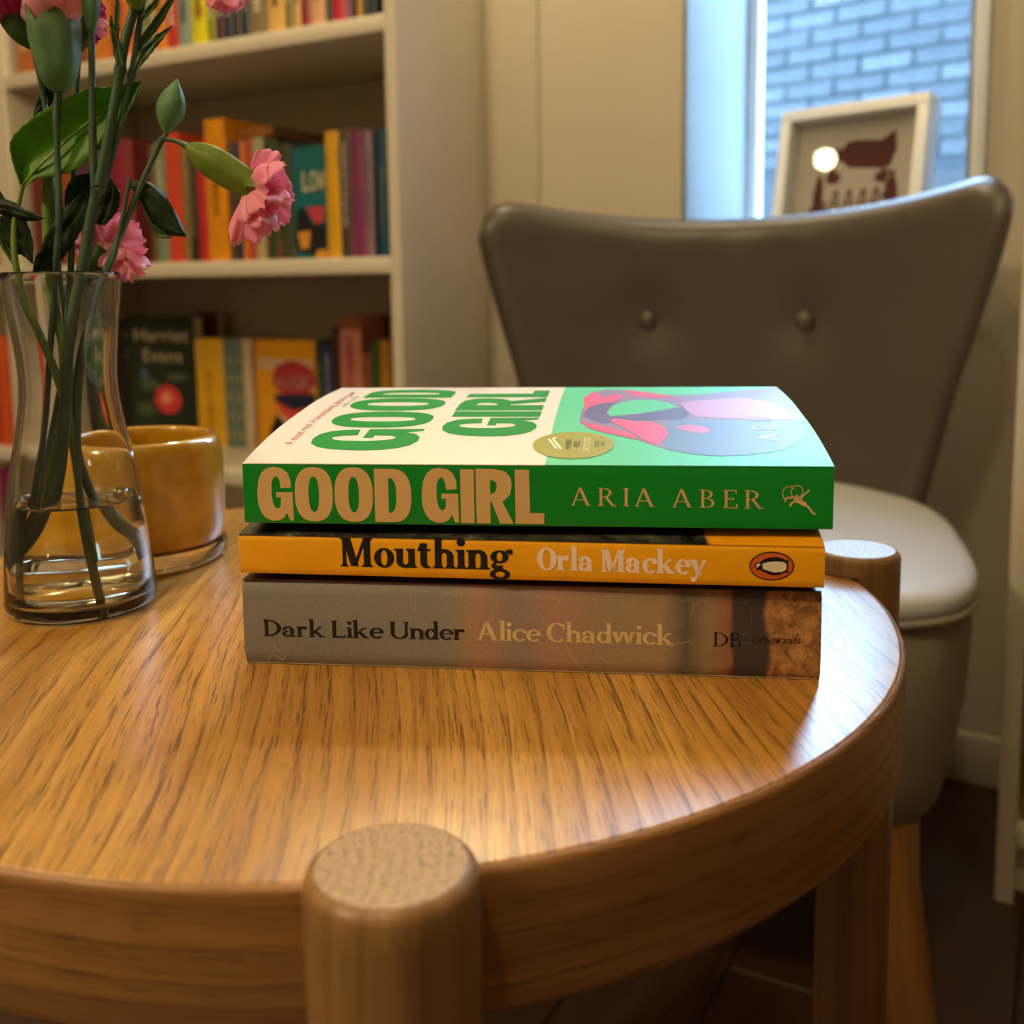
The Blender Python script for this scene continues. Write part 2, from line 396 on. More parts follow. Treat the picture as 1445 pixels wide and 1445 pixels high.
def glyph(c, st):
    W_, T, xh, sx, sh = st['W'], st['T'], st['xh'], st['sx'], st['sh']; P = []
    def ser(x, y, d, l=1, r=1, w=None):              # serif slab with bracket at stem centre x
        w = w or W_; a, b = x - w / 2 - sx * l, x + w / 2 + sx * r
        if sx: P.extend([[(a, y), (b, y), (b, y + sh * d), (a, y + sh * d)], [(a + sx * .45 * l, y + sh * d), (b - sx * .45 * r, y + sh * d), (x + w / 2, y + sh * d * 2.3), (x - w / 2, y + sh * d * 2.3)]])
    def stem(x, y0, y1, b=1, t=1, w=None, tl=1, tr=1, bl=1, br=1):
        w = w or W_; P.extend(rc(x - w / 2, y0, x + w / 2, y1))
        if b: ser(x, y0, 1, bl, br, w)
        if t: ser(x, y1, -1, tl, tr, w)
    h = W_ / 2; asc = st.get('asc', 1.06)
    rw = .25 + W_ * .45                                # lowercase bowl half width
    if c == ' ': return [], .20 + W_ * .3
    if c == 'o': P += arc(rw, xh / 2, rw, xh / 2 + .015, 0, 360, W_ * 1.02, T); return P, 2 * rw
    if c in 'nhu':
        wd = .40 + W_ * .75
        if c == 'u':
            stem(h + sx * .6, xh * .35, xh, 0, 1, tr=0); stem(wd, 0, xh, 1, 1, tr=0, bl=0)
            P += arc((h + sx * .6 + wd) / 2 - h * .1, xh * .36, (wd - h - sx * .6) / 2 + h, xh * .38, 180, 330, W_, T * 1.7)
        else:
            stem(h + sx * .6, 0, asc if c == 'h' else xh, 1, 1, tr=0); stem(wd, 0, xh * .68, 1, 0)
            P += arc((h + sx * .6 + wd) / 2, xh * .62, (wd - h - sx * .6) / 2 + h, xh * .40, 0, 150, W_, T * 1.7)
        return P, wd + h + sx * .7
    if c in 'il':
        stem(h + sx * .7, 0, xh if c == 'i' else asc, 1, 1, tr=0)
        if c == 'i': P += dot(h + sx * .7, xh + .25, max(W_ * .62, .07))
        return P, W_ + sx * 1.5
    if c == 't':
        stem(h + .1, xh * .25, xh + .2, 0, 0); P += rc(0, xh - max(T, .05), h + .34, xh)
        P += [[(h + .1 - h, xh + .2), (h + .1 - h - .08, xh), (h + .1 + h, xh)]]
        P += arc(h + .1 + .13, xh * .26, .13 + h, xh * .28, 180, 300, W_, T * 1.5); return P, .34 + W_ * .8
    if c == 'r':
        stem(h + sx * .6, 0, xh, 1, 1, tr=0); P += arc(h + sx * .6 + .2, xh * .60, .22 + h * .3, xh * .42, 75, 160, W_ * .8, T * 1.8)
        P += dot(h + sx * .6 + .27, xh * .86, max(.55 * W_, .07)); return P, .36 + W_ * .8 + sx
    if c == 'a':
        wd = .34 + W_ * .7; stem(wd, xh * .08, xh * .68, 0, 0)
        P += arc(wd / 2 + h * .5, xh * .64, wd / 2 + h * .5, xh * .38, 0, 150, W_, T * 1.3); P += dot(h * .9 + .03, xh * .76, max(W_ * .52, .06))
        P += arc(wd / 2, xh * .28, wd / 2, xh * .30, 60, 330, W_ * .95, T * 1.2); P += arc(wd + .09, xh * .14, .1 + h, xh * .16, 180, 300, W_, T * 1.4)
        return P, wd + h + .12
    if c == 'c':
        P += arc(rw, xh / 2, rw, xh / 2 + .015, 48, 318, W_, T * 1.2); P += dot(rw * 1.62, xh * .80, max(W_ * .5, .055)); return P, rw * 1.85
    if c == 'e':
        P += arc(rw, xh / 2, rw, xh / 2 + .015, 0, 318, W_, T * 1.2); P += rc(W_ * .8, xh * .5, 2 * rw - .02, xh * .5 + max(T, .045)); return P, rw * 1.95
    if c == 'g':
        P += arc(rw * .92, xh * .67, rw * .88, xh * .34, 0, 360, W_ * .9, T); P += arc(rw * .95, -.16, rw * .98, .2, 0, 360, W_ * .8, T * 1.3)
        P += arc(rw * .62, .13, rw * .5, .13, 90, 270, W_ * .6, T * 1.6) + rc(rw * .6, .0, rw * 1.25, T * 2)
        P += rc(rw * 1.5, xh * .86, rw * 2.05, xh * .86 + T * 1.5) + dot(rw * 1.95, xh * .93, max(W_ * .4, .05)); return P, rw * 2.05
    if c == 'k':
        stem(h + sx * .6, 0, asc, 1, 1, tr=0); x = h + sx * .6 + h; P += dg(x - .02, xh * .38, x + .30, xh, T * 1.6) + dg(x + .36, 0, x + .1, xh * .55, W_ * 1.12)
        ser(x + .32, xh, -1, .8, .8, T); ser(x + .38, 0, 1, .4, .8); return P, x + .42 + sx + h * .6
    if c == 'y':
        P += dg(.26 + h, 0, .10, xh, W_ * 1.1) + dg(.18, -.24, .52 + h, xh, T * 1.8) + dot(.12, -.22, max(W_ * .5, .06)); ser(.10, xh, -1, 1, .8); ser(.52 + h, xh, -1, .8, .8, T); return P, .60 + h + sx * .5
    if c == 'd':
        wd = .40 + W_ * .6; stem(wd, 0, asc, 1, 1, tr=0, bl=0); P += arc(wd / 2 + h * .3, xh / 2, wd / 2 + h * .3, xh / 2 + .01, 30, 330, W_, T * 1.2); return P, wd + h + sx
    if c in 'vw':
        x = .08
        for k in range(2 if c == 'w' else 1):
            P += dg(x + .2, 0, x, xh, W_ * 1.08) + dg(x + .2, 0, x + .4 - T, xh, T * 1.8); ser(x, xh, -1, 1, .7); x += .4 + T * .4
        ser(x - T, xh, -1, .7, .9, T); return P, x + .06
    if c == 's':
        P += arc(.2, xh * .72, .19, xh * .29, 30, 270, W_ * .8, T * 1.6) + arc(.2, xh * .27, .21, xh * .29, 210, 450, W_ * .8, T * 1.6); return P, .42
    # capitals
    if c == 'O': P += arc(.40 + h * .6, .5, .40 + h * .6, .52, 0, 360, W_ * 1.15, T); return P, .80 + W_ * .6
    if c == 'C': P += arc(.40 + h * .5, .5, .40 + h * .5, .52, 45, 315, W_ * 1.15, T * 1.1) + rc(.66 + h * .5, .68, .66 + h * .5 + T * 1.3, .96); return P, .76 + W_ * .5
    if c == 'D':
        stem(h + sx, 0, 1, 1, 1, tr=0, br=0); P += arc(h + sx, .5, .60 + h, .5, -90, 90, W_ * 1.1, T); return P, .64 + W_ + sx
    if c == 'B':
        stem(h + sx, 0, 1, 1, 1, tr=0, br=0); P += arc(h + sx + .08, .75, .34, .25, -90, 90, W_, T) + arc(h + sx + .08, .27, .42, .27, -90, 90, W_, T) + rc(h + sx, 1 - T, h + sx + .09, 1) + rc(h + sx, .5 - T / 2, h + sx + .09, .5 + T / 2) + rc(h + sx, 0, h + sx + .09, T); return P, .56 + W_ + sx
    if c == 'R':
        stem(h + sx, 0, 1, 1, 1, tr=0); P += arc(h + sx + .08, .74, .38, .26, -90, 90, W_, T) + rc(h + sx, 1 - T, h + sx + .09, 1) + rc(h + sx, .48, h + sx + .1, .48 + T)
        P += dg(h + sx + .52, 0, h + sx + .22, .5, W_ * 1.1); ser(h + sx + .54, 0, 1, .2, .8); return P, .66 + W_ + sx
    if c == 'I': stem(h + sx, 0, 1); return P, W_ + 2 * sx
    if c == 'L':
        stem(h + sx, 0, 1, 1, 1, br=0); P += rc(h + sx, 0, h + sx + .48, T * 1.3) + [[(h + sx + .40, 0), (h + sx + .50, 0), (h + sx + .53, .28)]]; return P, .56 + h + sx
    if c == 'E':
        stem(h + sx, 0, 1, 1, 1, br=0, tr=0); x = h + sx
        P += rc(x, 0, x + .46, T * 1.2) + rc(x, 1 - T * 1.2, x + .43, 1) + rc(x, .5, x + .32, .5 + T * 1.2) + rc(x + .42, 0, x + .48, .24) + rc(x + .39, .78, x + .44, 1) + rc(x + .29, .42, x + .33, .62); return P, .54 + h + sx
    if c == 'U':
        stem(h + sx, .32, 1, 0, 1); stem(.70 + h, .32, 1, 0, 1, w=T * 1.6); P += arc((.70 + 2 * h + sx) / 2, .33, (.70 + h - h - sx) / 2 + h, .35, 180, 360, W_, T * 1.2); return P, .78 + h + sx
    if c == 'A':
        P += dg(.70 + h * .6, 0, .38, 1, W_ * 1.15) + dg(.08, 0, .38, 1, T * 1.7) + rc(.2, .30, .60, .30 + T * 1.1); ser(.09, 0, 1, .9, .9, T); ser(.70 + h * .6, 0, 1, .7, .9); return P, .82 + h + sx * .6
    if c == 'M':
        stem(h * .3 + sx + .04, 0, 1, 1, 1, w=T * 1.8, tr=0); stem(.86 + h * .8, 0, 1, 1, 1, tl=0); P += dg(.48 + h * .3, .02, .12 + sx + h * .3, 1, W_ * 1.15) + dg(.48 + h * .3, .02, .84 + h * .4, 1, T * 1.6); return P, .88 + W_ * .9 + sx
    return [], .3
BOLD = dict(W=.24, T=.075, xh=.66, sx=.075, sh=.05, asc=1.08)
BOOK = dict(W=.175, T=.072, xh=.62, sx=.075, sh=.035, asc=1.06)
ROMAN = dict(W=.12, T=.042, xh=.62, sx=.085, sh=.03, asc=1.05)
LIGHT = dict(W=.13, T=.045, xh=.6, sx=.07, sh=.025, asc=1.05)
SCRIPT = dict(W=.10, T=.055, xh=.55, sx=0, sh=.02, asc=1.2)
# heavy condensed grotesque capitals: outlines (hundredths of the letter height), then counters
def _n(pts, x0, y0=705, h=258): return [((x - x0) / h, (y0 - y) / h) for x, y in pts]
def sell(cx, cy, rx, ry, p, n=36, a0=0, a1=360):
    o = []
    for i in range(n if a1 - a0 == 360 else n + 1):
        a = math.radians(a0 + (a1 - a0) * i / n); c, s = math.cos(a), math.sin(a)
        o.append((cx + rx * math.copysign(abs(c) ** (2 / p), c), cy + ry * math.copysign(abs(s) ** (2 / p), s)))
    return o
HEAVY = {
    'G': ([_n([(243, 545), (240, 510), (228, 475), (200, 453), (165, 447), (130, 453), (105, 475), (90, 510), (83, 560), (82, 590), (86, 630), (98, 665), (118, 692), (150, 705), (180, 703), (205, 690), (218, 665), (232, 703), (250, 703), (248, 567), (172, 567), (172, 592), (192, 592), (191, 632), (178, 647), (164, 640), (155, 620), (150, 585), (150, 560), (152, 520), (160, 500), (170, 492), (180, 495), (190, 515), (193, 550)], 82)], .655),
    'O': ([sell(.345, .5, .345, .5, 2.5), sell(.345, .5, .095, .325, 2.4)], .69),
    'D': ([[(0, 0), (0, .975)] + [(x, y) for x, y in sell(.30, .4875, .355, .4875, 2.6, 18, -90, 90)][::-1], [(.25, .17), (.25, .81)] + sell(.27, .49, .12, .32, 2.4, 14, -90, 90)[::-1]], .655),
    'I': ([[(0, 0), (0, .975), (.24, .975), (.24, 0)]], .24),
    'R': ([_n([(1103, 457), (1190, 458), (1235, 468), (1260, 495), (1265, 530), (1258, 575), (1235, 600), (1222, 608), (1272, 712), (1210, 712), (1175, 612), (1168, 612), (1168, 712), (1105, 712)], 1103, 712), _n([(1168, 510), (1180, 510), (1195, 520), (1198, 540), (1193, 560), (1180, 572), (1168, 572)], 1103, 712)], .655),
    'L': ([_n([(1277, 460), (1341, 460), (1343, 661), (1407, 661), (1406, 712), (1278, 712)], 1277, 712)], .50),
}
def fill(loops):
    """triangulate loops with holes -> list of polygons (vertex tuples)"""
    cu = bpy.data.curves.new('tmp', 'CURVE'); cu.dimensions = '2D'; cu.fill_mode = 'BOTH'
    for lp in loops:
        sp = cu.splines.new('POLY'); sp.points.add(len(lp) - 1); sp.use_cyclic_u = True
        for q, (x, y) in zip(sp.points, lp): q.co = (x, y, 0, 1)
    o = bpy.data.objects.new('tmp', cu); COL.objects.link(o); dg_ = bpy.context.evaluated_depsgraph_get()
    me = bpy.data.meshes.new_from_object(o.evaluated_get(dg_))
    out = [[(me.vertices[i].co.x, me.vertices[i].co.y) for i in p.vertices] for p in me.polygons]
    bpy.data.objects.remove(o); bpy.data.curves.remove(cu); bpy.data.meshes.remove(me); return out
def sans(text):
    """built-in sans lettering -> (polys with cap height 1, width)"""
    cu = bpy.data.curves.new('tmp', 'FONT'); cu.body = text; cu.resolution_u = 3
    o = bpy.data.objects.new('tmp', cu); COL.objects.link(o); dg_ = bpy.context.evaluated_depsgraph_get()
    me = bpy.data.meshes.new_from_object(o.evaluated_get(dg_)); k = 1 / .69
    out = [[(me.vertices[i].co.x * k, me.vertices[i].co.y * k) for i in p.vertices] for p in me.polygons]
    w = max([x for q in out for x, _ in q] or [1])
    bpy.data.objects.remove(o); bpy.data.curves.remove(cu); bpy.data.meshes.remove(me); return out, w
def setline(text, st, track=.05):
    P, x = [], 0
    for ch in text:
        if st == 'HEAVY':
            if ch == ' ': x += .155; continue
            lp, w = HEAVY[ch]; g = fill(lp)
        else: g, w = glyph(ch, st)
        P += [[(a + x, b) for a, b in q] for q in g]; x += w + track
    return P, x - track
def place(P, w, f):
    """map flat polygons with f(x, y) -> world Vector into a bmesh"""
    bm_ = bmesh.new()
    for q in P:
        try: bm_.faces.new([bm_.verts.new(f(x, y)) for x, y in q])
        except ValueError: pass
    return bm_
def letters(name, P, f, mt, parent, out, cut=None):
    if cut is None and name in ('title_lettering', 'author_lettering', 'imprint_lettering', 'oval_outline', 'oval_field', 'bird_body', 'bird_belly') and parent.name.startswith(('paperback', 'bird')): cut = (1, 74, 1.2)
    """P polys in (u, v) surface coordinates, f maps to world, `out` is the outward direction used to fix the winding"""
    bm_ = bmesh.new()
    for q in P:
        bm_.faces.new([bm_.verts.new((x, y, 0)) for x, y in q])
    if cut:
        lo, hi, st_ = cut; y = lo
        while y < hi:
            bmesh.ops.bisect_plane(bm_, geom=bm_.verts[:] + bm_.edges[:] + bm_.faces[:], plane_co=(0, y, 0), plane_no=(0, 1, 0)); y += st_
    for v in bm_.verts: v.co = f(v.co.x, v.co.y)
    bm_.normal_update()
    for fc in bm_.faces:
        if fc.normal.dot(out) < 0: fc.normal_flip()
    me = bpy.data.meshes.new(name); bm_.to_mesh(me); bm_.free()
    o = link(name, me, mt, parent); return o

# ------------------------------------------------------------------ round side table
TC = (-59.87, 428.14); TR = 212.28; TH = 37.4
tb = tag(empty('side_table', V(TC[0], TC[1], FLOOR)), 'round oak side table with cylindrical legs rising past its rim, carrying the book stack', 'table')
def world_child(name, b, mt, parent, **k):
    """bmesh given in world metres, stored relative to an unrotated parent"""
    off = parent.location
    for v in b.verts: v.co -= off
    return obj(name, b, mt, parent, **k)
prof = [(0, 0), (150, 0), (TR - 2.6, 0), (TR - 2.0, -.15), (TR - 1.7, -.5), (TR - 1.7, -3), (0, -3)]
world_child('tabletop', lathe(prof, 160, c=TC), M_top, tb, angle=50).cycles.is_caustics_receiver = True
b_ = lathe([(TR - 1.7, -.35), (TR - 1.2, -.45), (TR - .5, -.9), (TR - .1, -1.7), (TR, -2.6), (TR, -TH + 1.5), (TR - .5, -TH + .4), (TR - 1.5, -TH), (TR - 24, -TH), (TR - 24, -3)], 200, c=TC)
uv = b_.loops.layers.uv.new('UVMap')
for f in b_.faces:
    for lp in f.loops:
        a = math.atan2(lp.vert.co.y - TC[1] * .001, lp.vert.co.x - TC[0] * .001)
        if a < -PI / 2 - .5 and f.calc_center_median().x < 0 and False: a += 2 * PI
        lp[uv].uv = (a * TR * .001, lp.vert.co.z)
world_child('edge_band', b_, M_edge, tb, angle=50)
bb = lathe([(0, -30), (TR - 24.2, -30), (TR - 24.2, -36), (0, -36)], 96, c=TC)
world_child('underside_board', bb, M_edge, tb)
def leg(c):
    d = Vector((TC[0] - c[0], TC[1] - c[1])); dist = d.length; a0 = math.atan2(d.y, d.x); rr = 19.0; cutd = dist - TR + .2
    half = math.acos(max(-1, min(1, cutd / rr)))
    n = 64
    def ring(z, r, cut):
        out = []
        for i in range(n):
            a = a0 + 2 * PI * i / n; x, y = r * math.cos(a), r * math.sin(a)
            if cut:
                comp = x * math.cos(a0) + y * math.sin(a0)
                if comp > cutd: k = cutd - comp; x += k * math.cos(a0); y += k * math.sin(a0)
            out.append(V(c[0] + x, c[1] + y, z))
        return out
    levels = [(ring(FLOOR, rr * .96, 1)), ring(FLOOR + 3, rr, 1), ring(-200, rr, 1), ring(.25, rr, 1), ring(.3, rr, 0), ring(6.2, rr, 0), ring(7.6, rr - .5, 0), ring(8.7, rr - 1.5, 0), ring(9.2, rr - 2.6, 0)]
    b_ = bmesh.new(); uv = b_.loops.layers.uv.new('UVMap'); rings = [[b_.verts.new(p) for p in L] for L in levels]
    for r0, r1 in zip(rings, rings[1:]):
        for i in range(n):
            j = (i + 1) % n
            try: f = b_.faces.new([r0[i], r0[j], r1[j], r1[i]])
            except ValueError: continue
            us = [i, i + 1, i + 1, i]
            for lp, u in zip(f.loops, us): lp[uv].uv = (u / n * 2 * PI * rr * .001 + c[0] * .01, lp.vert.co.z)
    b_.faces.new(rings[0][::-1]); b_.normal_update()
    lg = world_child('leg', b_, M_leg, tb, angle=35)
    cp = bmesh.new(); top = [cp.verts.new(p) for p in levels[-1]]; cp.faces.new(top)
    o = link('end_grain_cap', None or bpy.data.meshes.new('cap'), M_end, tb)
    ctr = V(c[0], c[1], 9.2)
    for v in cp.verts: v.co -= ctr
    cp.normal_update(); cp.to_mesh(o.data); cp.free(); o.parent = lg; o.location = ctr - tb.location
LEGS = [(-27.3, 209.3), (157.5, 463.0)]
for c in list(LEGS): LEGS.append((2 * TC[0] - c[0], 2 * TC[1] - c[1]))
for c in LEGS: leg(c)

# ------------------------------------------------------------------ the three stacked paperbacks
def book_frame(x0, y0, ang):
    a = math.radians(ang); u = Vector((math.cos(a), math.sin(a), 0)); v = Vector((-u.y, u.x, 0)); o = Vector((x0, y0, 0))
    return lambda p, q, z: V(*(o + u * p + v * q + Vector((0, 0, z)))), u, v, o
def interp(tab, x):
    for (a, b), (c, d) in zip(tab, tab[1:]):
        if x <= c: k = (x - a) / (c - a); k = max(0, k); return b + (d - b) * k
    return tab[-1][1]
def smooth_tab(tab, x, h=9):
    return sum(interp(tab, min(max(x + k, tab[0][0]), tab[-1][0])) for k in (-h, -h / 2, 0, h / 2, h)) / 5 if h < x < tab[-1][0] - 2 else interp(tab, x)
def paperback(name, label, P, L, D, z0, z1, ztab, spine_mat, top_mat, back_mat, page_drop=.5, bulge=.6, edge_r=.8):
    e = tag(empty(name, P(L / 2, D / 2, z0)), label, 'book', 'paperbacks stacked on the side table'); off = e.location
    def loc(b_):
        for v in b_.verts: v.co -= off
        return b_
    zt = lambda q: smooth_tab(ztab, q)
    # front cover: thin sheet following the swollen pages
    b_ = bmesh.new(); n = 26; grid = []
    for i in range(n + 1):
        q = D * i / n; grid.append([[b_.verts.new(P(p, q, zt(q) + dz)) for p in (0, L * .25, L * .5, L * .75, L)] for dz in (0, -.28)])
    for i in range(n):
        for k in range(4):
            b_.faces.new([grid[i][0][k], grid[i][0][k + 1], grid[i + 1][0][k + 1], grid[i + 1][0][k]])
            b_.faces.new([grid[i][1][k], grid[i + 1][1][k], grid[i + 1][1][k + 1], grid[i][1][k + 1]])
        for k, j in ((0, 0), (4, 0)):
            b_.faces.new([grid[i][0][k], grid[i + 1][0][k], grid[i + 1][1][k], grid[i][1][k]])
    for i in (0, n): b_.faces.new([grid[i][0][0], grid[i][0][4], grid[i][1][4], grid[i][1][0]]) if False else None
    for i in (0, n):
        for k in range(4): b_.faces.new([grid[i][0][k], grid[i][0][k + 1], grid[i][1][k + 1], grid[i][1][k]])
    obj('front_cover', loc(b_), top_mat, e, angle=50)
    # spine: rounded profile extruded along the book
    b_ = bmesh.new(); pr = []
    m_ = 12
    for i in range(m_ + 1):
        z = z0 + (z1 - z0) * i / m_; k = (i / m_ - .5) * 2
        y = -bulge * (1 - k * k)
        if i in (0, m_): y = edge_r * .6
        pr.append((y, z))
    rr = []
    for p in (0, L):
        rr.append([b_.verts.new(P(p, y, z)) for y, z in pr] + [b_.verts.new(P(p, y + .5, z)) for y, z in pr[::-1]])
    N = len(rr[0])
    for i in range(N): b_.faces.new([rr[0][i], rr[1][i], rr[1][(i + 1) % N], rr[0][(i + 1) % N]])
    b_.faces.new(rr[0]); b_.faces.new(rr[1][::-1])
    obj('spine', loc(b_), spine_mat, e, angle=60)
    # back cover
    b_ = bmesh.new(); vs = [[b_.verts.new(P(p, q, z)) for p, q in ((.6, 2.2), (L - .6, 2.2), (L - .6, D), (.6, D))] for z in (z0, z0 + .28)]
    b_.faces.new(vs[0][::-1]); b_.faces.new(vs[1])
    for i in range(4): b_.faces.new([vs[0][i], vs[0][(i + 1) % 4], vs[1][(i + 1) % 4], vs[1][i]])
    obj('back_cover', loc(b_), back_mat, e, sm=False)
    # page block, a fan of sheets at the open sides
    b_ = bmesh.new(); n = 16; R0 = []; inset = 1.0
    for i in range(n + 1):
        q = .9 + (D - 1.6) * i / n; R0.append([b_.verts.new(P(p, q, z)) for p, z in ((inset, z0 + .3), (L - inset, z0 + .3), (L - inset, zt(q) - .32), (inset, zt(q) - .32))])
    for a, c in zip(R0, R0[1:]):
        for k in range(4): b_.faces.new([a[k], a[(k + 1) % 4], c[(k + 1) % 4], c[k]])
    b_.faces.new(R0[0]); b_.faces.new(R0[-1][::-1])
    obj('pages', loc(b_), M_paper, e)
    return e, off
def on_spine(P, off, bul=.6, z0=0, z1=20, lift=.08):
    return lambda p, z: P(p, -bul * (1 - ((z - z0) / (z1 - z0) * 2 - 1) ** 2) - lift, z) - off
def spine_px(P0, u, v, px, py):               # pixel -> (p, z) on the spine plane
    d = ray(px, py); o = Vector((0, 0, CH)) - P0; k = -(o.dot(v)) / d.dot(v); h = o + d * k
    return h.dot(u), h.z
def fit_text(P, w, a, b, hcap_z, shear=0.0, slope=None):
    """scale text so that it runs from a=(p,z) to b=(p,z) along the baseline, with cap height hcap_z"""
    L_ = b[0] - a[0]; k = L_ / w
    return [[(a[0] + x * k + y * hcap_z * shear, a[1] + (b[1] - a[1]) * x / w + y * hcap_z) for x, y in q] for q in P]
# --- bottom: Dark Like Under
PB, uB, vB, oB = book_frame(-95.2, 352.6, -6.6)
def dark_spine_mat(name, cover=False):
    mt = mat(name, '6A6058', .55); n = NT(mt)
    v = n.coord('Object', scale=(1, 1, 1)); sp = n.n('ShaderNodeSeparateXYZ'); n.l(v, sp.inputs[0])
    base = n.math('ADD', n.math('MULTIPLY', sp.outputs[0], 5.05), .5)
    f = n.math('ADD', base, n.math('MULTIPLY', n.math('SUBTRACT', n.noise(v, 70, 3, .6), .5), .05))
    col = n.ramp(f, [(0, '8A8680'), (.34, '969088'), (.38, 'B88E7A'), (.45, '9C8A7E'), (.52, 'BA8E7C'), (.60, 'A88E74'), (.70, 'AC9070'), (.735, '6A625A'), (.77, 'A08868'), (.81, 'A4684C'), (.815, '4C3C3E'), (.865, '443A3C'), (.875, 'C88A54'), (.9, 'D89E60'), (1.0, 'C89058')])
    leafy = n.ramp(n.noise(v, 230, 5, .7, .6), [(.38, (0, 0, 0)), (.58, (1, 1, 1))])
    mask = n.ramp(f, [(.87, (0, 0, 0)), (.885, (1, 1, 1))])
    mm = n.math('MULTIPLY', mask, leafy)
    col = n.mix(n.math('MULTIPLY', mm, .7), col, '5A3018')
    grain = n.noise(v, 2600, 2, .7)
    col = n.mix(.5, col, n.ramp(grain, [(.3, (.35, .35, .35)), (.7, (1.0, 1.0, 1.0))]), 'MULTIPLY')
    sc = n.ramp(n.noise(v, 38, 1, .4, 1.5), [(.4985, (0, 0, 0)), (.5, (1, 1, 1)), (.5015, (0, 0, 0))])
    col = n.mix(n.math('MULTIPLY', sc, .22), col, 'C8B48A')
    n.l(col, n.b.inputs['Base Color']); return mt
M_dl = dark_spine_mat('grainy_photo_print')
M_dltop = plain('dark_red_photo_print', '3A1C18', .4, .5, 40)
bk3, off3 = paperback('paperback_book', 'thick paperback with a grainy grey-brown photo spine, bottom of the stack', PB, 197.5, 129, 0.0, 30.8,
    [(0, 30.8), (20, 31.9), (60, 33.0), (129, 33.2)], M_dl, M_dltop, M_dl, bulge=.9, edge_r=2.0)
gB = lambda px, py: spine_px(oB, uB, vB, px, py)
fB = on_spine(PB, off3, .9, 0, 30.8)
P_, w_ = setline('Dark Like Under', BOOK, .0)
a_, b2 = gB(373, 896.5), gB(659, 902); letters('title_lettering', fit_text(P_, w_, a_, b2, 6.1), fB, flat('black_print', '14100E', .45), bk3, -vB)
P_, w_ = setline('Alice Chadwick', BOOK, .0)
a_, b2 = gB(675, 902), gB(952, 909); letters('author_lettering', fit_text(P_, w_, a_, b2, 6.7), fB, flat('pale_yellow_print', 'D8BE86', .5), bk3, -vB)
P_, w_ = setline('DB', LIGHT, .03)
a_, b2 = gB(1006, 911), gB(1049, 912); letters('imprint_lettering', fit_text(P_, w_, a_, b2, 5.0), fB, flat('black_print', '14100E', .45), bk3, -vB)
P_, w_ = setline('originals', SCRIPT, .04)
a_, b2 = gB(1059, 905), gB(1128, 907); letters('imprint_script', fit_text(P_, w_, a_, b2, 2.9, .45), fB, flat('black_print', '14100E', .45), bk3, -vB)
def strokes(lines, w0=.22):
    """polylines in surface mm -> ribbon quads"""
    out = []
    for ln, w in lines:
        for (x0, y0), (x1, y1) in zip(ln, ln[1:]):
            L_ = math.hypot(x1 - x0, y1 - y0) or 1; nx, ny = -(y1 - y0) / L_ * w / 2, (x1 - x0) / L_ * w / 2
            out.append([(x0 + nx, y0 + ny), (x1 + nx, y1 + ny), (x1 - nx, y1 - ny), (x0 - nx, y0 - ny)])
    return out
def sline(pts, w, k=5): return ([(p.x, p.y) for p in spline([(x, y, 0) for x, y in pts], k)], w)
g6 = lambda pts: [gB(330 + x / 3.211, 730 + y / 3.211) for x, y in pts]
g7 = lambda pts: [gB(740 + x / 3.141, 730 + y / 3.141) for x, y in pts]
fl_ = [sline(g6(q), w) for q, w in (([(185, 560), (192, 595), (228, 615), (232, 640), (210, 638), (205, 625)], .3), ([(160, 655), (165, 632), (185, 622), (202, 645)], .22), ([(950, 345), (1000, 335), (1030, 345), (1032, 372)], .25), ([(826, 340), (824, 430)], .2), ([(1370, 378), (1378, 395), (1370, 410)], .22), ([(1424, 545), (1420, 580), (1436, 592)], .2))]
fl_ += [sline(g7(q), w) for q, w in (([(185, 560), (200, 600), (230, 640), (255, 665)], .3), ([(590, 570), (640, 578), (690, 552), (735, 550), (745, 565)], .22), ([(105, 545), (112, 570), (155, 578)], .22), ([(125, 355), (160, 372)], .25), ([(325, 610), (375, 645)], .2))]
letters('scratch_marks', strokes(fl_), fB, flat('scratch_print', 'B8A078', .6), bk3, -vB)['kind'] = 'stuff'
# --- middle: Mouthing
PM_, uM, vM, oM = book_frame(-95.6, 351.7, -7.9)
M_mo = plain('orange_cover_print', 'EFA812', .36, .03, 40)
def mouthing_top():
    mt = mat('dark_orange_cover_print', 'E89A10', .35); n = NT(mt); v = n.coord(); sp = n.n('ShaderNodeSeparateXYZ'); n.l(v, sp.inputs[0])
    dark = n.ramp(n.noise(v, 120, 4, .7), [(.4, '10100E'), (.62, '4A4A3C'), (.75, 'A09A80')])
    st = n.ramp(sp.outputs[0], [(.5, (0, 0, 0)), (.5001, (1, 1, 1))])
    mp = n.n('ShaderNodeMapRange'); n.l(sp.outputs[0], mp.inputs[0]); mp.inputs[1].default_value = .052; mp.inputs[2].default_value = .0535
    n.l(n.mix(mp.outputs[0], dark, 'E89A10'), n.b.inputs['Base Color']); return mt
bk2, off2 = paperback('paperback_book', 'slim orange paperback with an oval bird emblem on its spine, middle of the stack', PM_, 197.5, 129, 33.4, 47.2,
    [(0, 47.2), (8, 48.6), (20, 50.2), (60, 51.2), (129, 51.3)], M_mo, mouthing_top(), M_mo, bulge=.3, edge_r=.8)
gM = lambda px, py: spine_px(oM, uM, vM, px, py)
fM = on_spine(PM_, off2, .3, 33.4, 47.2)
P_, w_ = setline('Mouthing', BOLD, .03)
a_, b2 = gM(481, 799), gM(722, 804); letters('title_lettering', fit_text(P_, w_, a_, b2, 10.1), fM, flat('black_print', '14100E', .45), bk2, -vM)
P_, w_ = setline('Orla Mackey', BOLD, .02)
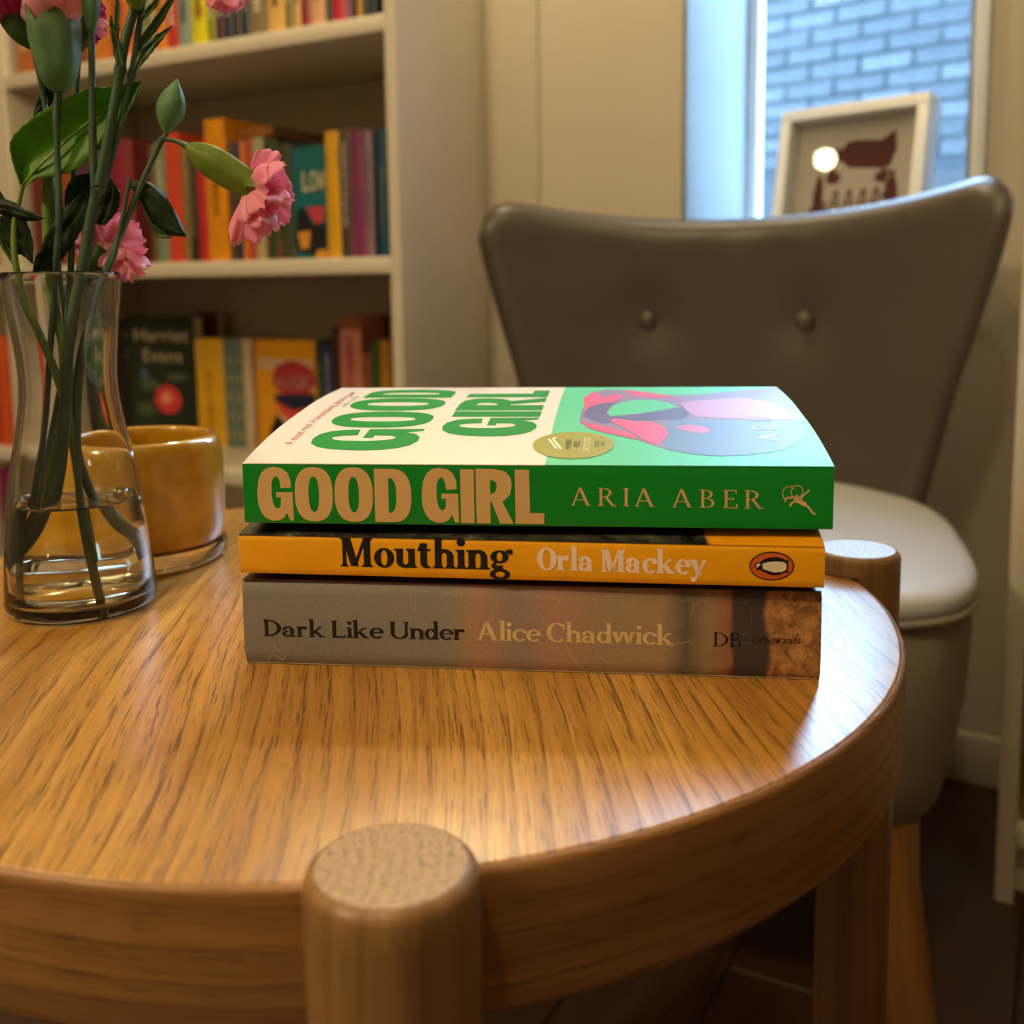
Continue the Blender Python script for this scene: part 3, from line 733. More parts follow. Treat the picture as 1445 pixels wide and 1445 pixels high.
a_, b2 = gM(758, 803.5), gM(998, 811); letters('author_lettering', fit_text(P_, w_, a_, b2, 7.6), fM, flat('silver_pink_foil', 'F2DCD0', .4), bk2, -vM)
g7m = lambda pts: [gM(740 + x / 3.141, 730 + y / 3.141) for x, y in pts]
el = lambda cx, cy, rx, ry: [(cx + rx * math.cos(a * PI / 18), cy + ry * math.sin(a * PI / 18)) for a in range(36)]
lift = lambda f, k: (lambda p, z: f(p, z) - (vM * k * .001))
def logo(name, polys, col, k): letters(name, [g7m(q) for q in polys], lift(fM, k), flat('print_' + col, col, .45), bk2, -vM)
em = empty('bird_emblem', (0, 0, 0)); em.parent = bk2
def logo(name, polys, col, k):
    o = letters(name, [g7m(q) for q in polys], lift(fM, k), flat('print_' + col, col, .45), bk2, -vM); o.parent = em
logo('oval_outline', [el(1096, 215, 100, 64)], '14100E', .0)
logo('oval_field', [el(1096, 215, 94, 58)], 'D2622A', .05)
logo('bird_body', fill([[(1018, 218), (1022, 204), (1034, 198), (1046, 196), (1058, 186), (1085, 176), (1120, 174), (1145, 181), (1158, 190), (1170, 184), (1172, 194), (1166, 200), (1170, 214), (1166, 232), (1172, 240), (1166, 246), (1152, 242), (1135, 252), (1105, 256), (1078, 250), (1055, 238), (1042, 230), (1034, 234), (1026, 234), (1030, 224)]]), '14100E', .1)
logo('bird_belly', fill([[(1054, 204), (1075, 197), (1110, 194), (1148, 196), (1160, 204), (1162, 216), (1158, 232), (1140, 240), (1105, 242), (1075, 236), (1056, 226)], ]) + fill([[(1026, 208), (1038, 202), (1046, 206), (1044, 214), (1036, 214), (1034, 222), (1028, 220)]]), 'E6D8B8', .15)
logo('bird_wing', fill([[(1048, 196), (1070, 184), (1110, 178), (1128, 182), (1090, 190), (1066, 200)]]) + fill([[(1050, 228), (1070, 240), (1105, 252), (1125, 250), (1095, 240), (1066, 230)]]), '14100E', .2)
# --- top: Good Girl
PG, uG, vG, oG = book_frame(-92.9, 350.6, -6.1)
ZT = [(0, 72.4), (10, 74.5), (20, 76.4), (37, 78.9), (44, 79.8), (67, 81.9), (82, 83.3), (103, 84.4), (131, 85.0)]
M_green = plain('green_cover_print', '0E8A2C', .3, .03, 20)
def gg_cover():
    mt = mat('cream_mint_cover_print', 'E6E0D0', .42, Specular_IOR_Level=.3); n = NT(mt)
    v = n.coord(rot=(0, 0, math.radians(6.1))); sp = n.n('ShaderNodeSeparateXYZ'); n.l(v, sp.inputs[0])
    mp = n.n('ShaderNodeMapRange'); n.l(sp.outputs[0], mp.inputs[0]); mp.inputs[1].default_value = .0050; mp.inputs[2].default_value = .0054
    n.l(n.mix(mp.outputs[0], 'E8E2D8', '4CD09A'), n.b.inputs['Base Color']); return mt
bk1, off1 = paperback('paperback_book', 'green paperback with cream and mint cover swollen upward, topmost of the stack', PG, 198, 129, 51.5, 72.4, ZT, M_green, gg_cover(), M_green, bulge=.1, edge_r=.4)
gG = lambda px, py: spine_px(oG, uG, vG, px, py)
fG = on_spine(PG, off1, .1, 51.5, 72.4)
M_cream = flat('cream_foil_print', 'D9B27A', .4)
P_, w_ = setline('GOOD GIRL', 'HEAVY', .03)
a_, b2 = gG(365, 734.5), gG(768, 739.5); letters('title_lettering', fit_text(P_, w_, a_, b2, 18.9), fG, M_cream, bk1, -vG)
P_, w_ = setline('ARIA ABER', ROMAN, .22)
a_, b2 = gG(806, 713), gG(1079, 718); letters('author_lettering', fit_text(P_, w_, a_, b2, 6.1), fG, M_cream, bk1, -vG)
g5 = lambda pts: [gG(740 + x / 3.141, 520 + y / 3.141) for x, y in pts]
hl = [sline(g5(q), w) for q, w in (
    ([(1150, 575), (1144, 552), (1155, 530), (1180, 522), (1195, 535)], .3), ([(1190, 522), (1215, 518), (1232, 532), (1230, 558), (1212, 572), (1190, 566), (1182, 548), (1190, 522)], .3),
    ([(1152, 582), (1172, 572), (1196, 572), (1215, 586)], .75), ([(1198, 575), (1222, 590), (1248, 604)], 1.5), ([(1218, 584), (1238, 560), (1264, 538)], .65),
    ([(1244, 602), (1262, 618), (1278, 640), (1290, 645)], .7), ([(1214, 592), (1196, 590), (1184, 598), (1176, 610)], .7), ([(1206, 570), (1210, 560)], .9), ([(1160, 588), (1152, 592)], .4))]
letters('huntress_emblem', strokes(hl), fG, M_cream, bk1, -vG)
# cover print: surface coordinates (p along the spine, q away from it)
def fC(lift_):
    return lambda p, q: PG(p, q, smooth_tab(ZT, q) + lift_) - off1
def cover_px(px, py):
    d = ray(px, py); o = Vector((0, 0, CH)); q = 40.0
    for _ in range(40):
        z = smooth_tab(ZT, min(max(q, 0), 131)); k = (z - CH) / d.z; h = o + d * k - oG; q = .5 * q + .5 * h.dot(vG)
    return h.dot(uG), min(max(h.dot(vG), .2), 128.8)
UPZ = Vector((0, 0, 1))
M_ggreen = flat('cover_green_print', '009038', .5, Specular_IOR_Level=.12)
def cover_line(text, p_base, q0, q1, cap, name, mt, st='HEAVY', track=.03, lf=.06):
    """text reading away from the spine, its top towards the book's head (small p)"""
    P_, w_ = setline(text, st, track) if st != 'SANS' else sans(text)
    Q = [[(p_base - y * cap, q0 + x * (q1 - q0) / w_) for x, y in q] for q in P_]
    return letters(name, Q, fC(lf), mt, bk1, UPZ, cut=(2, 128, 4))
ca, cb = cover_px(588, 625), cover_px(635, 553)
cover_line('GOOD', 57.0, 12.2, 121, 39.5, 'title_lettering', M_ggreen)
ca2 = cover_px(775, 600)
cover_line('GIRL', 98.2, 28, 117, 35.5, 'title_lettering', M_ggreen)
g4 = lambda pts, ox=740, oy=520, k=3.141: [cover_px(ox + x / k, oy + y / k) for x, y in pts]
MP = lambda c: flat('cover_' + c, c, .42, Specular_IOR_Level=.3)
def patch(name, pts, col, lf): return letters(name, fill([[(p, q) for p, q in g4(pts)]]), fC(lf), MP(col), bk1, UPZ, cut=(2, 128, 4))
patch('cover_figure', [(262, 130), (300, 105), (360, 94), (440, 96), (530, 106), (640, 118), (760, 116), (900, 104), (1020, 90), (1105, 78), (1150, 110), (1195, 160), (1245, 232), (1180, 236), (1235, 262), (1245, 300), (1200, 340), (1120, 368), (1000, 384), (860, 388), (740, 380), (640, 362), (570, 342), (500, 318), (420, 300), (350, 285), (290, 268), (245, 240), (250, 200), (268, 160)], '8A7AA8', .05)
patch('cover_figure_hair', [(640, 222), (760, 232), (900, 232), (1040, 236), (1180, 238), (1238, 262), (1245, 300), (1200, 340), (1120, 368), (1000, 384), (860, 388), (740, 380), (620, 356), (612, 330), (640, 300), (630, 265)], '6A82B0', .09)
patch('cover_figure_gap', [(366, 200), (385, 170), (430, 150), (500, 140), (580, 142), (635, 152), (680, 172), (620, 182), (520, 200), (440, 206), (385, 212)], '4CD09A', .12)
patch('cover_figure_shade', [(262, 215), (270, 180), (320, 160), (380, 150), (420, 140), (380, 170), (362, 200), (380, 214), (450, 210), (600, 190), (700, 172), (740, 200), (700, 225), (600, 230), (500, 232), (420, 240), (340, 245)], '5A5A92', .12)
patch('cover_figure_skin', [(262, 132), (300, 108), (330, 112), (350, 130), (410, 112), (440, 124), (400, 150), (330, 158), (290, 170), (268, 190)], 'E0508A', .13)
patch('cover_figure_skin', [(440, 98), (470, 120), (530, 128), (640, 132), (690, 150), (640, 122), (540, 106), (470, 98)], 'E0508A', .15)
patch('cover_figure_skin', [(400, 222), (500, 236), (560, 235), (620, 262), (640, 296), (600, 335), (570, 340), (500, 300), (450, 270), (380, 232)], 'E0508A', .15)
patch('cover_figure_skin', [(246, 236), (300, 246), (380, 262), (480, 292), (500, 315), (420, 300), (340, 282), (280, 262)], 'D8487E', .15)
patch('cover_figure_skin', [(660, 262), (720, 250), (790, 256), (828, 272), (800, 290), (740, 284), (700, 272)], 'D070A8', .15)
patch('cover_figure_skin', [(690, 150), (820, 140), (960, 130), (1100, 150), (1190, 200), (1200, 228), (1040, 224), (880, 222), (760, 214), (720, 190)], 'C08AC0', .13)
P_, w_ = setline('ARIA', ROMAN, .22)
a_, b2 = cover_px(740 + 1150 / 3.141, 520 + 328 / 3.141), cover_px(740 + 1030 / 3.141, 520 + 130 / 3.141)
letters('author_lettering', [[(a_[0] - y * 8.5, a_[1] + x * 12.0) for x, y in q] for q in P_], fC(.18), MP('D8E4E8'), bk1, UPZ, cut=(2, 128, 4))
# round sticker
sc_ = cover_px(809, 627.5); R_st = 14.2
stick = letters('prize_sticker', [[(sc_[0] + R_st * math.cos(a * PI / 24), sc_[1] + R_st * math.sin(a * PI / 24)) for a in range(48)]], fC(.2), MP('9A9A10'), bk1, UPZ, cut=(2, 128, 4))
for txt, dx, wq, cap, col in (("WOMEN'S", -.5, 10.5, 2.2, '20200C'), ('PRIZE', 2.4, 7.2, 2.2, '20200C'), ('SHORTLISTED', 5.9, 15, 2.3, 'E8E4B0'), ('FICTION', 9.0, 6.5, 1.4, '20200C'), ('2025', 11.0, 4.0, 1.3, '20200C')):
    o = cover_line(txt, sc_[0] + dx, sc_[1] - wq / 2, sc_[1] + wq / 2, cap, 'sticker_lettering', MP(col), 'SANS', lf=.27)
    o.parent = stick; o.location = (0, 0, 0)
letters('sticker_emblem', strokes([sline([(sc_[0] - 9 + i * 1.5, sc_[1] + 5.5 - 5 * i * .0), (sc_[0] - 5.5 + i * 1.5, sc_[1] - 5)], .9) for i in range(2)] + [sline([(sc_[0] - 7.5, sc_[1] + 5.5), (sc_[0] - 6.6, sc_[1] + 7.5)], 1.1)]), fC(.27), MP('F0ECD0'), bk1, UPZ).parent = stick
cover_line('A must read. A breathtaking, glittering novel', 12.0, 18, 112, 3.4, 'quote_lettering', MP('C04068'), 'SANS')
cover_line('a fellow novelist', 16.2, 74, 100, 2.4, 'quote_lettering', MP('8AB090'), 'SANS')

# ------------------------------------------------------------------ armchair
CO = (230.0, 1195.0)
ch = tag(empty('armchair', V(CO[0], CO[1], FLOOR), YAW), 'grey-brown leather tub chair with two buttons on its curved back, behind the table', 'chair')
def A(w, b, z): return Vector((w, b, z - FLOOR)) * .001
# backrest: thick bent sheet; half-width and top line as measured
def half_w(z): return interp([(-150, 226), (-110, 232), (20, 263), (90, 284), (160, 303), (235, 318)], z)
def back_pt(uu, vv, side):
    """uu -1..1 across, vv 0..1 up; side 0 front, 1 rear"""
    ztop = 205 + 30 * min(1, abs(uu) / .88) ** 2.2 - (48 * (1 - math.sqrt(max(0, 1 - ((abs(uu) - .86) / .14) ** 2))) if abs(uu) > .86 else 0)
    z = -150 + (ztop + 150) * vv; hw = half_w(z); w = uu * hw
    lean = 34 * ((z + 150) / 385)
    bow = 92 * (1 - abs(uu) ** 2.3) * (1 - .2 * vv)
    b = bow + lean - 30 * vv * abs(uu) ** 3 + (1 - vv) * 18
    nrm = Vector((-uu * .62, -1, 0.08)).normalized()
    th = (30 if side else 0)
    return w, b, z, nrm, th
b_ = bmesh.new(); NU, NV = 56, 34; F0, F1 = [], []
for i in range(NU + 1):
    uu = -1 + 2 * i / NU; c0, c1 = [], []
    for j in range(NV + 1):
        vv = j / NV; w, b, z, nrm, _ = back_pt(uu, vv, 0)
        # pillowing towards the rim, dimples and pull folds at the buttons
        e_ = min(1, (1 - abs(uu)) / .10); f_ = min(1, (1 - vv) / .09)
        puff = 15 * (math.sqrt(max(0, 1 - (1 - e_) ** 2))) * (math.sqrt(max(0, 1 - (1 - f_) ** 2)))
        rear = 24 * (math.sqrt(max(0, 1 - (1 - e_) ** 2))) * (math.sqrt(max(0, 1 - (1 - f_) ** 2)))
        dim = 0
        for bw in (-114, 88):
            r2 = ((w - bw) ** 2 + (z - 80) ** 2); dim += 6 * math.exp(-r2 / (2 * 26 ** 2)) + 3 * math.exp(-r2 / (2 * 60 ** 2))
            if z > 80: dim += 2.2 * math.exp(-((w - bw * (1 + (z - 80) / 500)) ** 2) / (2 * 9 ** 2)) * math.exp(-(z - 80) / 60)
        fold = 1.5 * math.sin(w / 15 + z / 90) * math.exp(-((z - 140) / 50) ** 2) * math.exp(-(w / 120) ** 2)
        p = Vector((w, b, z)) + nrm * (puff - dim + fold); q = Vector((w, b, z)) - nrm * (rear + 1)
        c0.append(b_.verts.new(A(*p))); c1.append(b_.verts.new(A(*q)))
    F0.append(c0); F1.append(c1)
for G in (F0, F1):
    for i in range(NU):
        for j in range(NV): b_.faces.new([G[i][j], G[i + 1][j], G[i + 1][j + 1], G[i][j + 1]])
for i in range(NU):
    for j in (0, NV): b_.faces.new([F0[i][j], F0[i + 1][j], F1[i + 1][j], F1[i][j]])
for j in range(NV):
    for i in (0, NU): b_.faces.new([F0[i][j], F0[i][j + 1], F1[i][j + 1], F1[i][j]])
bk = obj('backrest', b_, M_fabric, ch, angle=75)
for bw in (-114, 88):
    uu = bw / half_w(80); w, b, z, nrm, _ = back_pt(uu, (80 + 150) / (208 + 150), 0)
    q = bmesh.new(); bmesh.ops.create_uvsphere(q, u_segments=20, v_segments=12, radius=.0115)
    for v in q.verts: v.co = Vector((v.co.x, v.co.y * .55, v.co.z)) + A(*(Vector((w, b, 80)) + nrm * 9.5))
    obj('button', q, M_fabric, bk)
# seat: rounded plan, domed top
def seat_plan(a, k=1.0, grow=0.0):
    """outline point for angle a: front wide and rounded, rear narrower"""
    c, s = math.cos(a), math.sin(a); p = 3.2
    x = math.copysign(abs(c) ** (2 / p), c); y = math.copysign(abs(s) ** (2 / p), s)
    b = -150 + y * 250; hw = 334 - 98 * max(0, (b + 330) / 430)
    return x * (hw + grow) * k, -150 + (y * 250 + grow * y) * k
def seat_body(levels, n=96, cap_top=True):
    b_ = bmesh.new(); rg = []
    for k, z in levels: rg.append([b_.verts.new(A(*seat_plan(2 * PI * i / n, k), z)) for i in range(n)])
    for r0, r1 in zip(rg, rg[1:]):
        for i in range(n): b_.faces.new([r0[i], r0[(i + 1) % n], r1[(i + 1) % n], r1[i]])
    b_.faces.new(rg[0][::-1]); b_.faces.new(rg[-1]); return b_
obj('seat', seat_body([(.97, -131), (.99, -129), (1.0, -124), (1.0, -117), (.988, -111), (.96, -107.5), (.88, -105), (.7, -102), (.4, -100), (.1, -99)]), plain('daylit_seat_leather', 'BCBCBC', .34, .04, 8, .05, 900), ch, angle=70)  # same leather as the back, daylight on the seat painted in as paler grey
obj('seat_base', seat_body([(.84, -322), (.89, -318), (.925, -305), (.955, -265), (.98, -210), (.99, -160), (.985, -131)]), M_base, ch, angle=60)
# seam piping between seat and base
pth = [A(*seat_plan(2 * PI * i / 96, 1.0), -130) for i in range(97)]
obj('piping', tube(pth, [.0032] * 97, 8, caps=False), M_base, ch)
for w, b, sw in ((246, -296, 1), (-236, -296, -1), (170, 40, .8), (-170, 40, -.8)):
    fb = -1 if b < 0 else 1
    path = [A(w, b, -315), A(w + sw * 6, b + fb * 10, -360), A(w + sw * 46, b + fb * 46, FLOOR)]
    q = tube(path, [.031, .028, .017], 20); uv = q.loops.layers.uv.new('UVMap')
    for f in q.faces:
        for lp in f.loops: lp[uv].uv = (math.atan2(lp.vert.co.y - f.calc_center_median().y, .01) * .02 + lp.vert.co.x, lp.vert.co.z)
    obj('leg', q, M_chleg, ch)

# ------------------------------------------------------------------ framed print on the window sill
fl0, fr0 = at(1102, 160, 1476), at(1318, 133, 1318)
FWD = 209
cen = (fl0 + fr0) / 2
pf = tag(empty('picture_frame', V(cen.x - math.sin(-FRAME_YAW) * 34, cen.y - math.cos(FRAME_YAW) * 34, WZ0)), 'white square box frame with a dark red print, leaning on the window sill', 'picture')
pf.rotation_euler = (-FRAME_TILT, 0, FRAME_YAW)
def fb(a0, a1, b0, b1, c0, c1, bev=1): return box(bmesh.new(), *[q * .001 for q in (a0, a1, b0, b1, c0, c1)], bev * .001)
h_ = FWD / 2
for a in ((-h_, h_, 0, 34, 0, 15), (-h_, h_, 0, 34, FWD - 15, FWD), (-h_, -h_ + 15, 0, 34, 15, FWD - 15), (h_ - 15, h_, 0, 34, 15, FWD - 15)): obj('frame_moulding', fb(*a), M_white, pf)
obj('mount', fb(-h_ + 14, h_ - 14, 29, 31, 14, FWD - 14, 0), plain('mount_card', 'D6CEC0', .7, .02), pf, sm=False)
obj('backing', fb(-h_ + 4, h_ - 4, 31.2, 33.5, 4, FWD - 4, 0), mat('mdf', '6A5540', .8), pf, sm=False)
obj('glazing', fb(-h_ + 14.5, h_ - 14.5, 4, 5.5, 14.5, FWD - 14.5, 0), mat('picture_glass', (1, 1, 1), .02, Transmission_Weight=1.0, IOR=1.5), pf, sm=False)
random.seed(3)
def blob(cx, cy, rx, ry, n=28, j=.22): return [(cx + rx * math.cos(2 * PI * i / n) * (1 + random.uniform(-j, j)), cy + ry * math.sin(2 * PI * i / n) * (1 + random.uniform(-j, j))) for i in range(n)]
PR = []
for q in ([(-62, 160), (-55, 190), (-20, 182), (-5, 196), (40, 192), (62, 206), (66, 176), (58, 150), (40, 148), (-12, 152), (-30, 165), (-48, 158)],):
    PR += fill([q])
for c in ((-64, 110, 9, 34), (62, 105, 10, 36), (-52, 70, 16, 14), (52, 70, 18, 14), (0, 62, 40, 7), (-40, 138, 14, 10), (44, 134, 12, 9), (-70, 84, 12, 10), (72, 88, 12, 10)): PR += fill([blob(*c)])
for i, xx in enumerate((-34, -10, 14, 36)):
    PR += strokes([sline([(xx - 7, 84), (xx - 4, 100), (xx + 2, 118), (xx + 6, 104), (xx + 8, 84)], 4.5), sline([(xx - 4, 96), (xx + 7, 97)], 3.5)])
for k in range(46):
    a_ = random.uniform(0, 2 * PI); rr_ = random.uniform(.75, 1.05)
    PR += fill([blob(62 * rr_ * math.cos(a_), 118 + 72 * rr_ * math.sin(a_), random.uniform(2, 8), random.uniform(2, 7), 12, .4)])
for i in range(9): PR += rc(-40 + i * 9.5, 48, -35 + i * 9.5, 54)
def fP(p, z): return Vector((p * .82, 28.9, z * .85)) * .001
letters('print_artwork', PR, fP, flat('oxblood_ink', '5A1F1C', .7), pf, Vector((0, -1, 0)))
# lamp behind the viewer whose image shows in this glass
_q = Vector((1158 - CX, 0, 0)); _v = ray(1158, 222).normalized()
_m = pf.rotation_euler.to_matrix() @ Vector((0, -1, 0)); _rf = _v - 2 * _v.dot(_m) * _m
_p0 = at(1158, 222, 1400); _k = (1700 - _p0.z) / _rf.z if _rf.z > .02 else 1500
_lp = _p0 + _rf * min(_k, 2600)
print('MIRROR LAMP', _p0, _rf, _lp)
MIRROR_P = V(*_lp)
lamp('ceiling_spot_mirror', MIRROR_P, 5, WARM, 0.035)

# ------------------------------------------------------------------ vase
VC = (-182.0, 423.5)
VK = .95
vo = [(0, 0), (24, 0), (29.5, .6), (31.2, 2.2), (31.6, 5), (31.2, 12), (30.4, 22), (29.2, 34), (28, 46), (26.4, 57), (24, 68), (21.6, 79), (20.2, 88), (19.8, 97), (20.4, 106), (21.6, 116), (23.0, 127), (24.0, 136), (24.3, 138.2), (23.9, 139.3), (22.9, 139.3)]
vi = [(22.4, 138.2), (22.1, 136), (21.2, 127), (19.8, 116), (18.6, 106), (18.0, 97), (18.4, 88), (19.8, 79), (22.2, 68), (24.6, 57), (26.2, 46), (27.4, 34), (28.6, 22), (29.2, 12), (28.6, 6.4), (25, 4.2), (0, 3.6)]
VASE_PARTS = []
vs = tag(empty('flower_vase', V(VC[0], VC[1], 0)), 'clear glass carafe vase half filled with water, holding pink carnations', 'vase')
world_child('glass_body', lathe([(r * VK, z) for r, z in vo + vi], 96, c=VC), M_glass, vs, angle=80).cycles.is_caustics_caster = True
wi = [(0, 3.75), (24.9, 4.35), (28.45, 6.6), (29.05, 12), (28.45, 22), (27.25, 34), (26.25, 44.5), (26.05, 46.4), (25.3, 45.6), (0, 45.4)]
world_child('water', lathe([(r * VK, z) for r, z in wi], 96, c=VC), M_water, vs, angle=50).cycles.is_caustics_caster = True
# ------------------------------------------------------------------ amber tumbler
KC = (-181.5, 499.0); KR = 39.0
kt = tag(empty('candle_tumbler', V(KC[0], KC[1], 0)), 'amber yellow glass tumbler with clear base, standing behind the vase', 'candle holder')
def amber():
    mt = mat('amber_glass', 'DFA818', .18, Coat_Weight=1.0, Coat_Roughness=.03, Transmission_Weight=.3, Subsurface_Weight=.5); n = NT(mt)
    n.b.inputs['Subsurface Radius'].default_value = (.02, .016, .006)
    nz = n.noise(n.coord(), 60, 4, .6)
    n.l(n.ramp(nz, [(.3, 'CC9604'), (.7, 'E6B628')]), n.b.inputs['Base Color']); return mt
M_amber = amber()
ko = [(0, 10), (30, 9.4), (36, 9.6), (38.0, 11.5), (38.6, 18), (38.8, 40), (38.6, 50), (38.0, 55.5), (36.8, 59.2), (35.0, 61.0), (33.0, 61.2), (31.8, 60.0), (31.6, 57.5), (32.4, 54), (34.0, 48), (34.4, 30), (33.6, 20), (31, 15.5), (26, 13), (0, 12.5)]
world_child('amber_wall', lathe(ko, 96, c=KC), M_amber, kt, angle=60)
world_child('clear_base', lathe([(0, .9), (30, .9), (33, 0), (36, .3), (38.2, 2), (38.8, 4), (38.7, 8), (38.3, 9.2), (30, 9.2), (0, 9.4)], 96, c=KC), M_glass, kt, angle=60)

# ------------------------------------------------------------------ flowers in the vase
M_stem = plain('carnation_stem', '425C46', .45, .18, 60)
M_stem2 = plain('old_stem', '6E8A32', .5, .2, 60)
def leafmat(name, c, vein='7A9A40'):
    mt = mat(name, c, .5, Specular_IOR_Level=.35); n = NT(mt); nz = n.noise(n.coord(), 160, 4, .6)
    cc = Vector(lin(c)); n.l(n.ramp(nz, [(.3, tuple(cc * .7)), (.7, tuple(cc * 1.3))]), n.b.inputs['Base Color'])
    tr = n.n('ShaderNodeBsdfTranslucent'); tr.inputs[0].default_value = (*(cc * 1.8), 1); mx = n.n('ShaderNodeMixShader'); mx.inputs[0].default_value = .35
    out = [q for q in n.t.nodes if q.type == 'OUTPUT_MATERIAL'][0]
    n.l(n.b.outputs[0], mx.inputs[1]); n.l(tr.outputs[0], mx.inputs[2]); n.l(mx.outputs[0], out.inputs[0]); n.bump(nz, .2, .0004); return mt
M_leaf = leafmat('rose_leaf', '5C8A1C'); M_dleaf = leafmat('dark_leaf', '24381C'); M_cal = leafmat('calyx_green', '7A8C3A'); M_bud = leafmat('bud_green', '6E9068'); M_blade = leafmat('carnation_blade', '4E6A3A')
def petalmat(name, c, c2):
    mt = mat(name, c, .5); n = NT(mt); nz = n.noise(n.coord(), 90, 4, .6)
    col = n.ramp(nz, [(.3, c2), (.7, c)]); n.l(col, n.b.inputs['Base Color'])
    tr = n.n('ShaderNodeBsdfTranslucent'); n.l(col, tr.inputs[0]); mx = n.n('ShaderNodeMixShader'); mx.inputs[0].default_value = .5
    out = [q for q in n.t.nodes if q.type == 'OUTPUT_MATERIAL'][0]
    n.l(n.b.outputs[0], mx.inputs[1]); n.l(tr.outputs[0], mx.inputs[2]); n.l(mx.outputs[0], out.inputs[0]); return mt
M_pink = petalmat('pink_petal', 'FFC2D8', 'FAA6BC'); M_pale = petalmat('pale_pink_petal', 'F8D4D8', 'F4B4C0'); M_mag = petalmat('magenta_petal', 'D84AA4', 'C03088')
YF = 421.0
def pv(x, y, dY=0.0): return (at(x, y, YF + dY) + Vector((0, 0, TZ))) * .001
MMPX = .29 * .001
def stem(pts, w, parent, mt=M_stem, name='stem', k=6, n=12, nodes=()):
    """pts: (px, py, dY); w: width in pixels, number or list"""
    ws = w if isinstance(w, list) else [w] * len(pts)
    sp = spline([(*p, 0)[:3] for p in pts], k); wsn = [ws[min(i // k, len(ws) - 1)] + (ws[min(i // k + 1, len(ws) - 1)] - ws[min(i // k, len(ws) - 1)]) * ((i % k) / k) for i in range(len(sp))]
    path = [pv(*p) for p in sp]; rad = [q * MMPX / 2 for q in wsn]
    for nx, ny, amp in nodes:
        for i, p in enumerate(sp): rad[i] *= 1 + amp * math.exp(-((p.x - nx) ** 2 + (p.y - ny) ** 2) / 30)
    return obj(name, tube(path, rad, n), mt, parent, angle=80)
def calyx(A_, B_, dA, dB, prof, mt, parent, name='calyx', ribs=5, amp=.05, n=30, open_=False, lobe=0.0):
    """body of revolution between two pixels; prof: (t, radius px)"""
    a, b = pv(*A_, dA), pv(*B_, dB); sp = spline([(t, r, 0) for t, r in prof], 5)
    bm_ = tube([a + (b - a) * p.x for p in sp], [max(p.y, .4) * MMPX for p in sp], n, caps=not (open_ or lobe), ribs=ribs, ribamp=amp)
    if lobe:
        bm_.verts.ensure_lookup_table(); ax = b - a
        for i, p in enumerate(sp):
            for k in range(n):
                v = bm_.verts[i * n + k]; c_ = abs(((k / n * 5 + .3) % 1) - .5) * 2
                v.co += ax * (lobe * (c_ ** .8 - .6) * max(0, p.x) ** 3)
    return obj(name, bm_, mt, parent, angle=80)
def petal(base, tip, w, parent, mt=M_pink, dB=0, dT=0, cup=.25, seed=0, n=14, nv=14, flare=1.0, bend=.0):
    """ruffled fan-shaped petal from base px to tip px"""
    rnd = random.Random(seed); a, b = pv(*base, dB), pv(*tip, dT); ax = b - a; L_ = ax.length; ax.normalize()
    view = (a - camo.matrix_world.translation).normalized(); side = ax.cross(view).normalized(); nrm = side.cross(ax).normalized()
    tilt = rnd.uniform(-.5, .5); side = (side * math.cos(tilt) + nrm * math.sin(tilt)).normalized(); nrm = side.cross(ax).normalized()
    W2 = w * MMPX / 2; ph = rnd.uniform(0, 6); fr = rnd.uniform(3.5, 5.5); bm_ = bmesh.new(); G = []
    for i in range(n + 1):
        t = i / n; row_ = []
        wd = W2 * (0.22 + .78 * math.sin(min(1, t * 1.18) * PI / 2) ** 1.15) * (1 if t < .8 else 1 - .35 * ((t - .8) / .2) ** 2)
        for j in range(nv + 1):
            q = -1 + 2 * j / nv; tooth = (.022 * math.sin(q * 12 + ph) + .014 * math.sin(q * 31 + ph * 2)) * t ** 3
            l = L_ * (t * (1 - .16 * q * q * t) + tooth)
            ruf = (.07 * math.sin(q * fr + ph) + .035 * math.sin(q * fr * 2.1 + ph)) * L_ * t ** 1.6
            cu = cup * L_ * (q * q - .4) * t; bd = bend * L_ * t * t
            row_.append(bm_.verts.new(a + ax * l + side * wd * q + nrm * (ruf + cu + bd)))
        G.append(row_)
    for i in range(n):
        for j in range(nv): bm_.faces.new([G[i][j], G[i][j + 1], G[i + 1][j + 1], G[i + 1][j]])
    return solid(obj('petal', bm_, mt, parent, angle=180), .0003)
def leaf(Lp, Rp, parent, mt, dY=0, bow=.0, teeth=.5, name='leaf', dTip=0):
    """leaf blade between two pixel outlines of equal count running base to tip"""
    k = 5; A_ = spline([(*p, 0) for p in Lp], k); B_ = spline([(*p, 0) for p in Rp], k); bm_ = bmesh.new(); G = []; N_ = len(A_)
    for i, (p, q) in enumerate(zip(A_, B_)):
        t = i / (N_ - 1); row_ = []; d = (q - p); tt = teeth * (1 if i % 2 else -1) * min(1, 4 * t * (1 - t) + .2)
        dn = d.normalized() if d.length > .01 else Vector((0, 0, 0))
        for j in range(9):
            s_ = j / 8; x = p + d * s_ + (dn * tt * (s_ - .5) * 2 if j in (0, 8) else Vector((0, 0, 0)))
            row_.append(bm_.verts.new(pv(x.x, x.y, dY + dTip * t + bow * (4 * (s_ - .5) ** 2) + (1.0 if j == 4 else 0) + .3 * math.sin(t * 16 + abs(s_ - .5) * 9))))
        G.append(row_)
    for i in range(N_ - 1):
        for j in range(8): bm_.faces.new([G[i][j], G[i][j + 1], G[i + 1][j + 1], G[i + 1][j]])
    return solid(obj(name, bm_, mt, parent, angle=180), .00035)
FG = 'carnation stems in the glass vase'
def flower(name, label, cat='flower', group=FG): return tag(empty(name, (0, 0, 0)), label, cat, group)
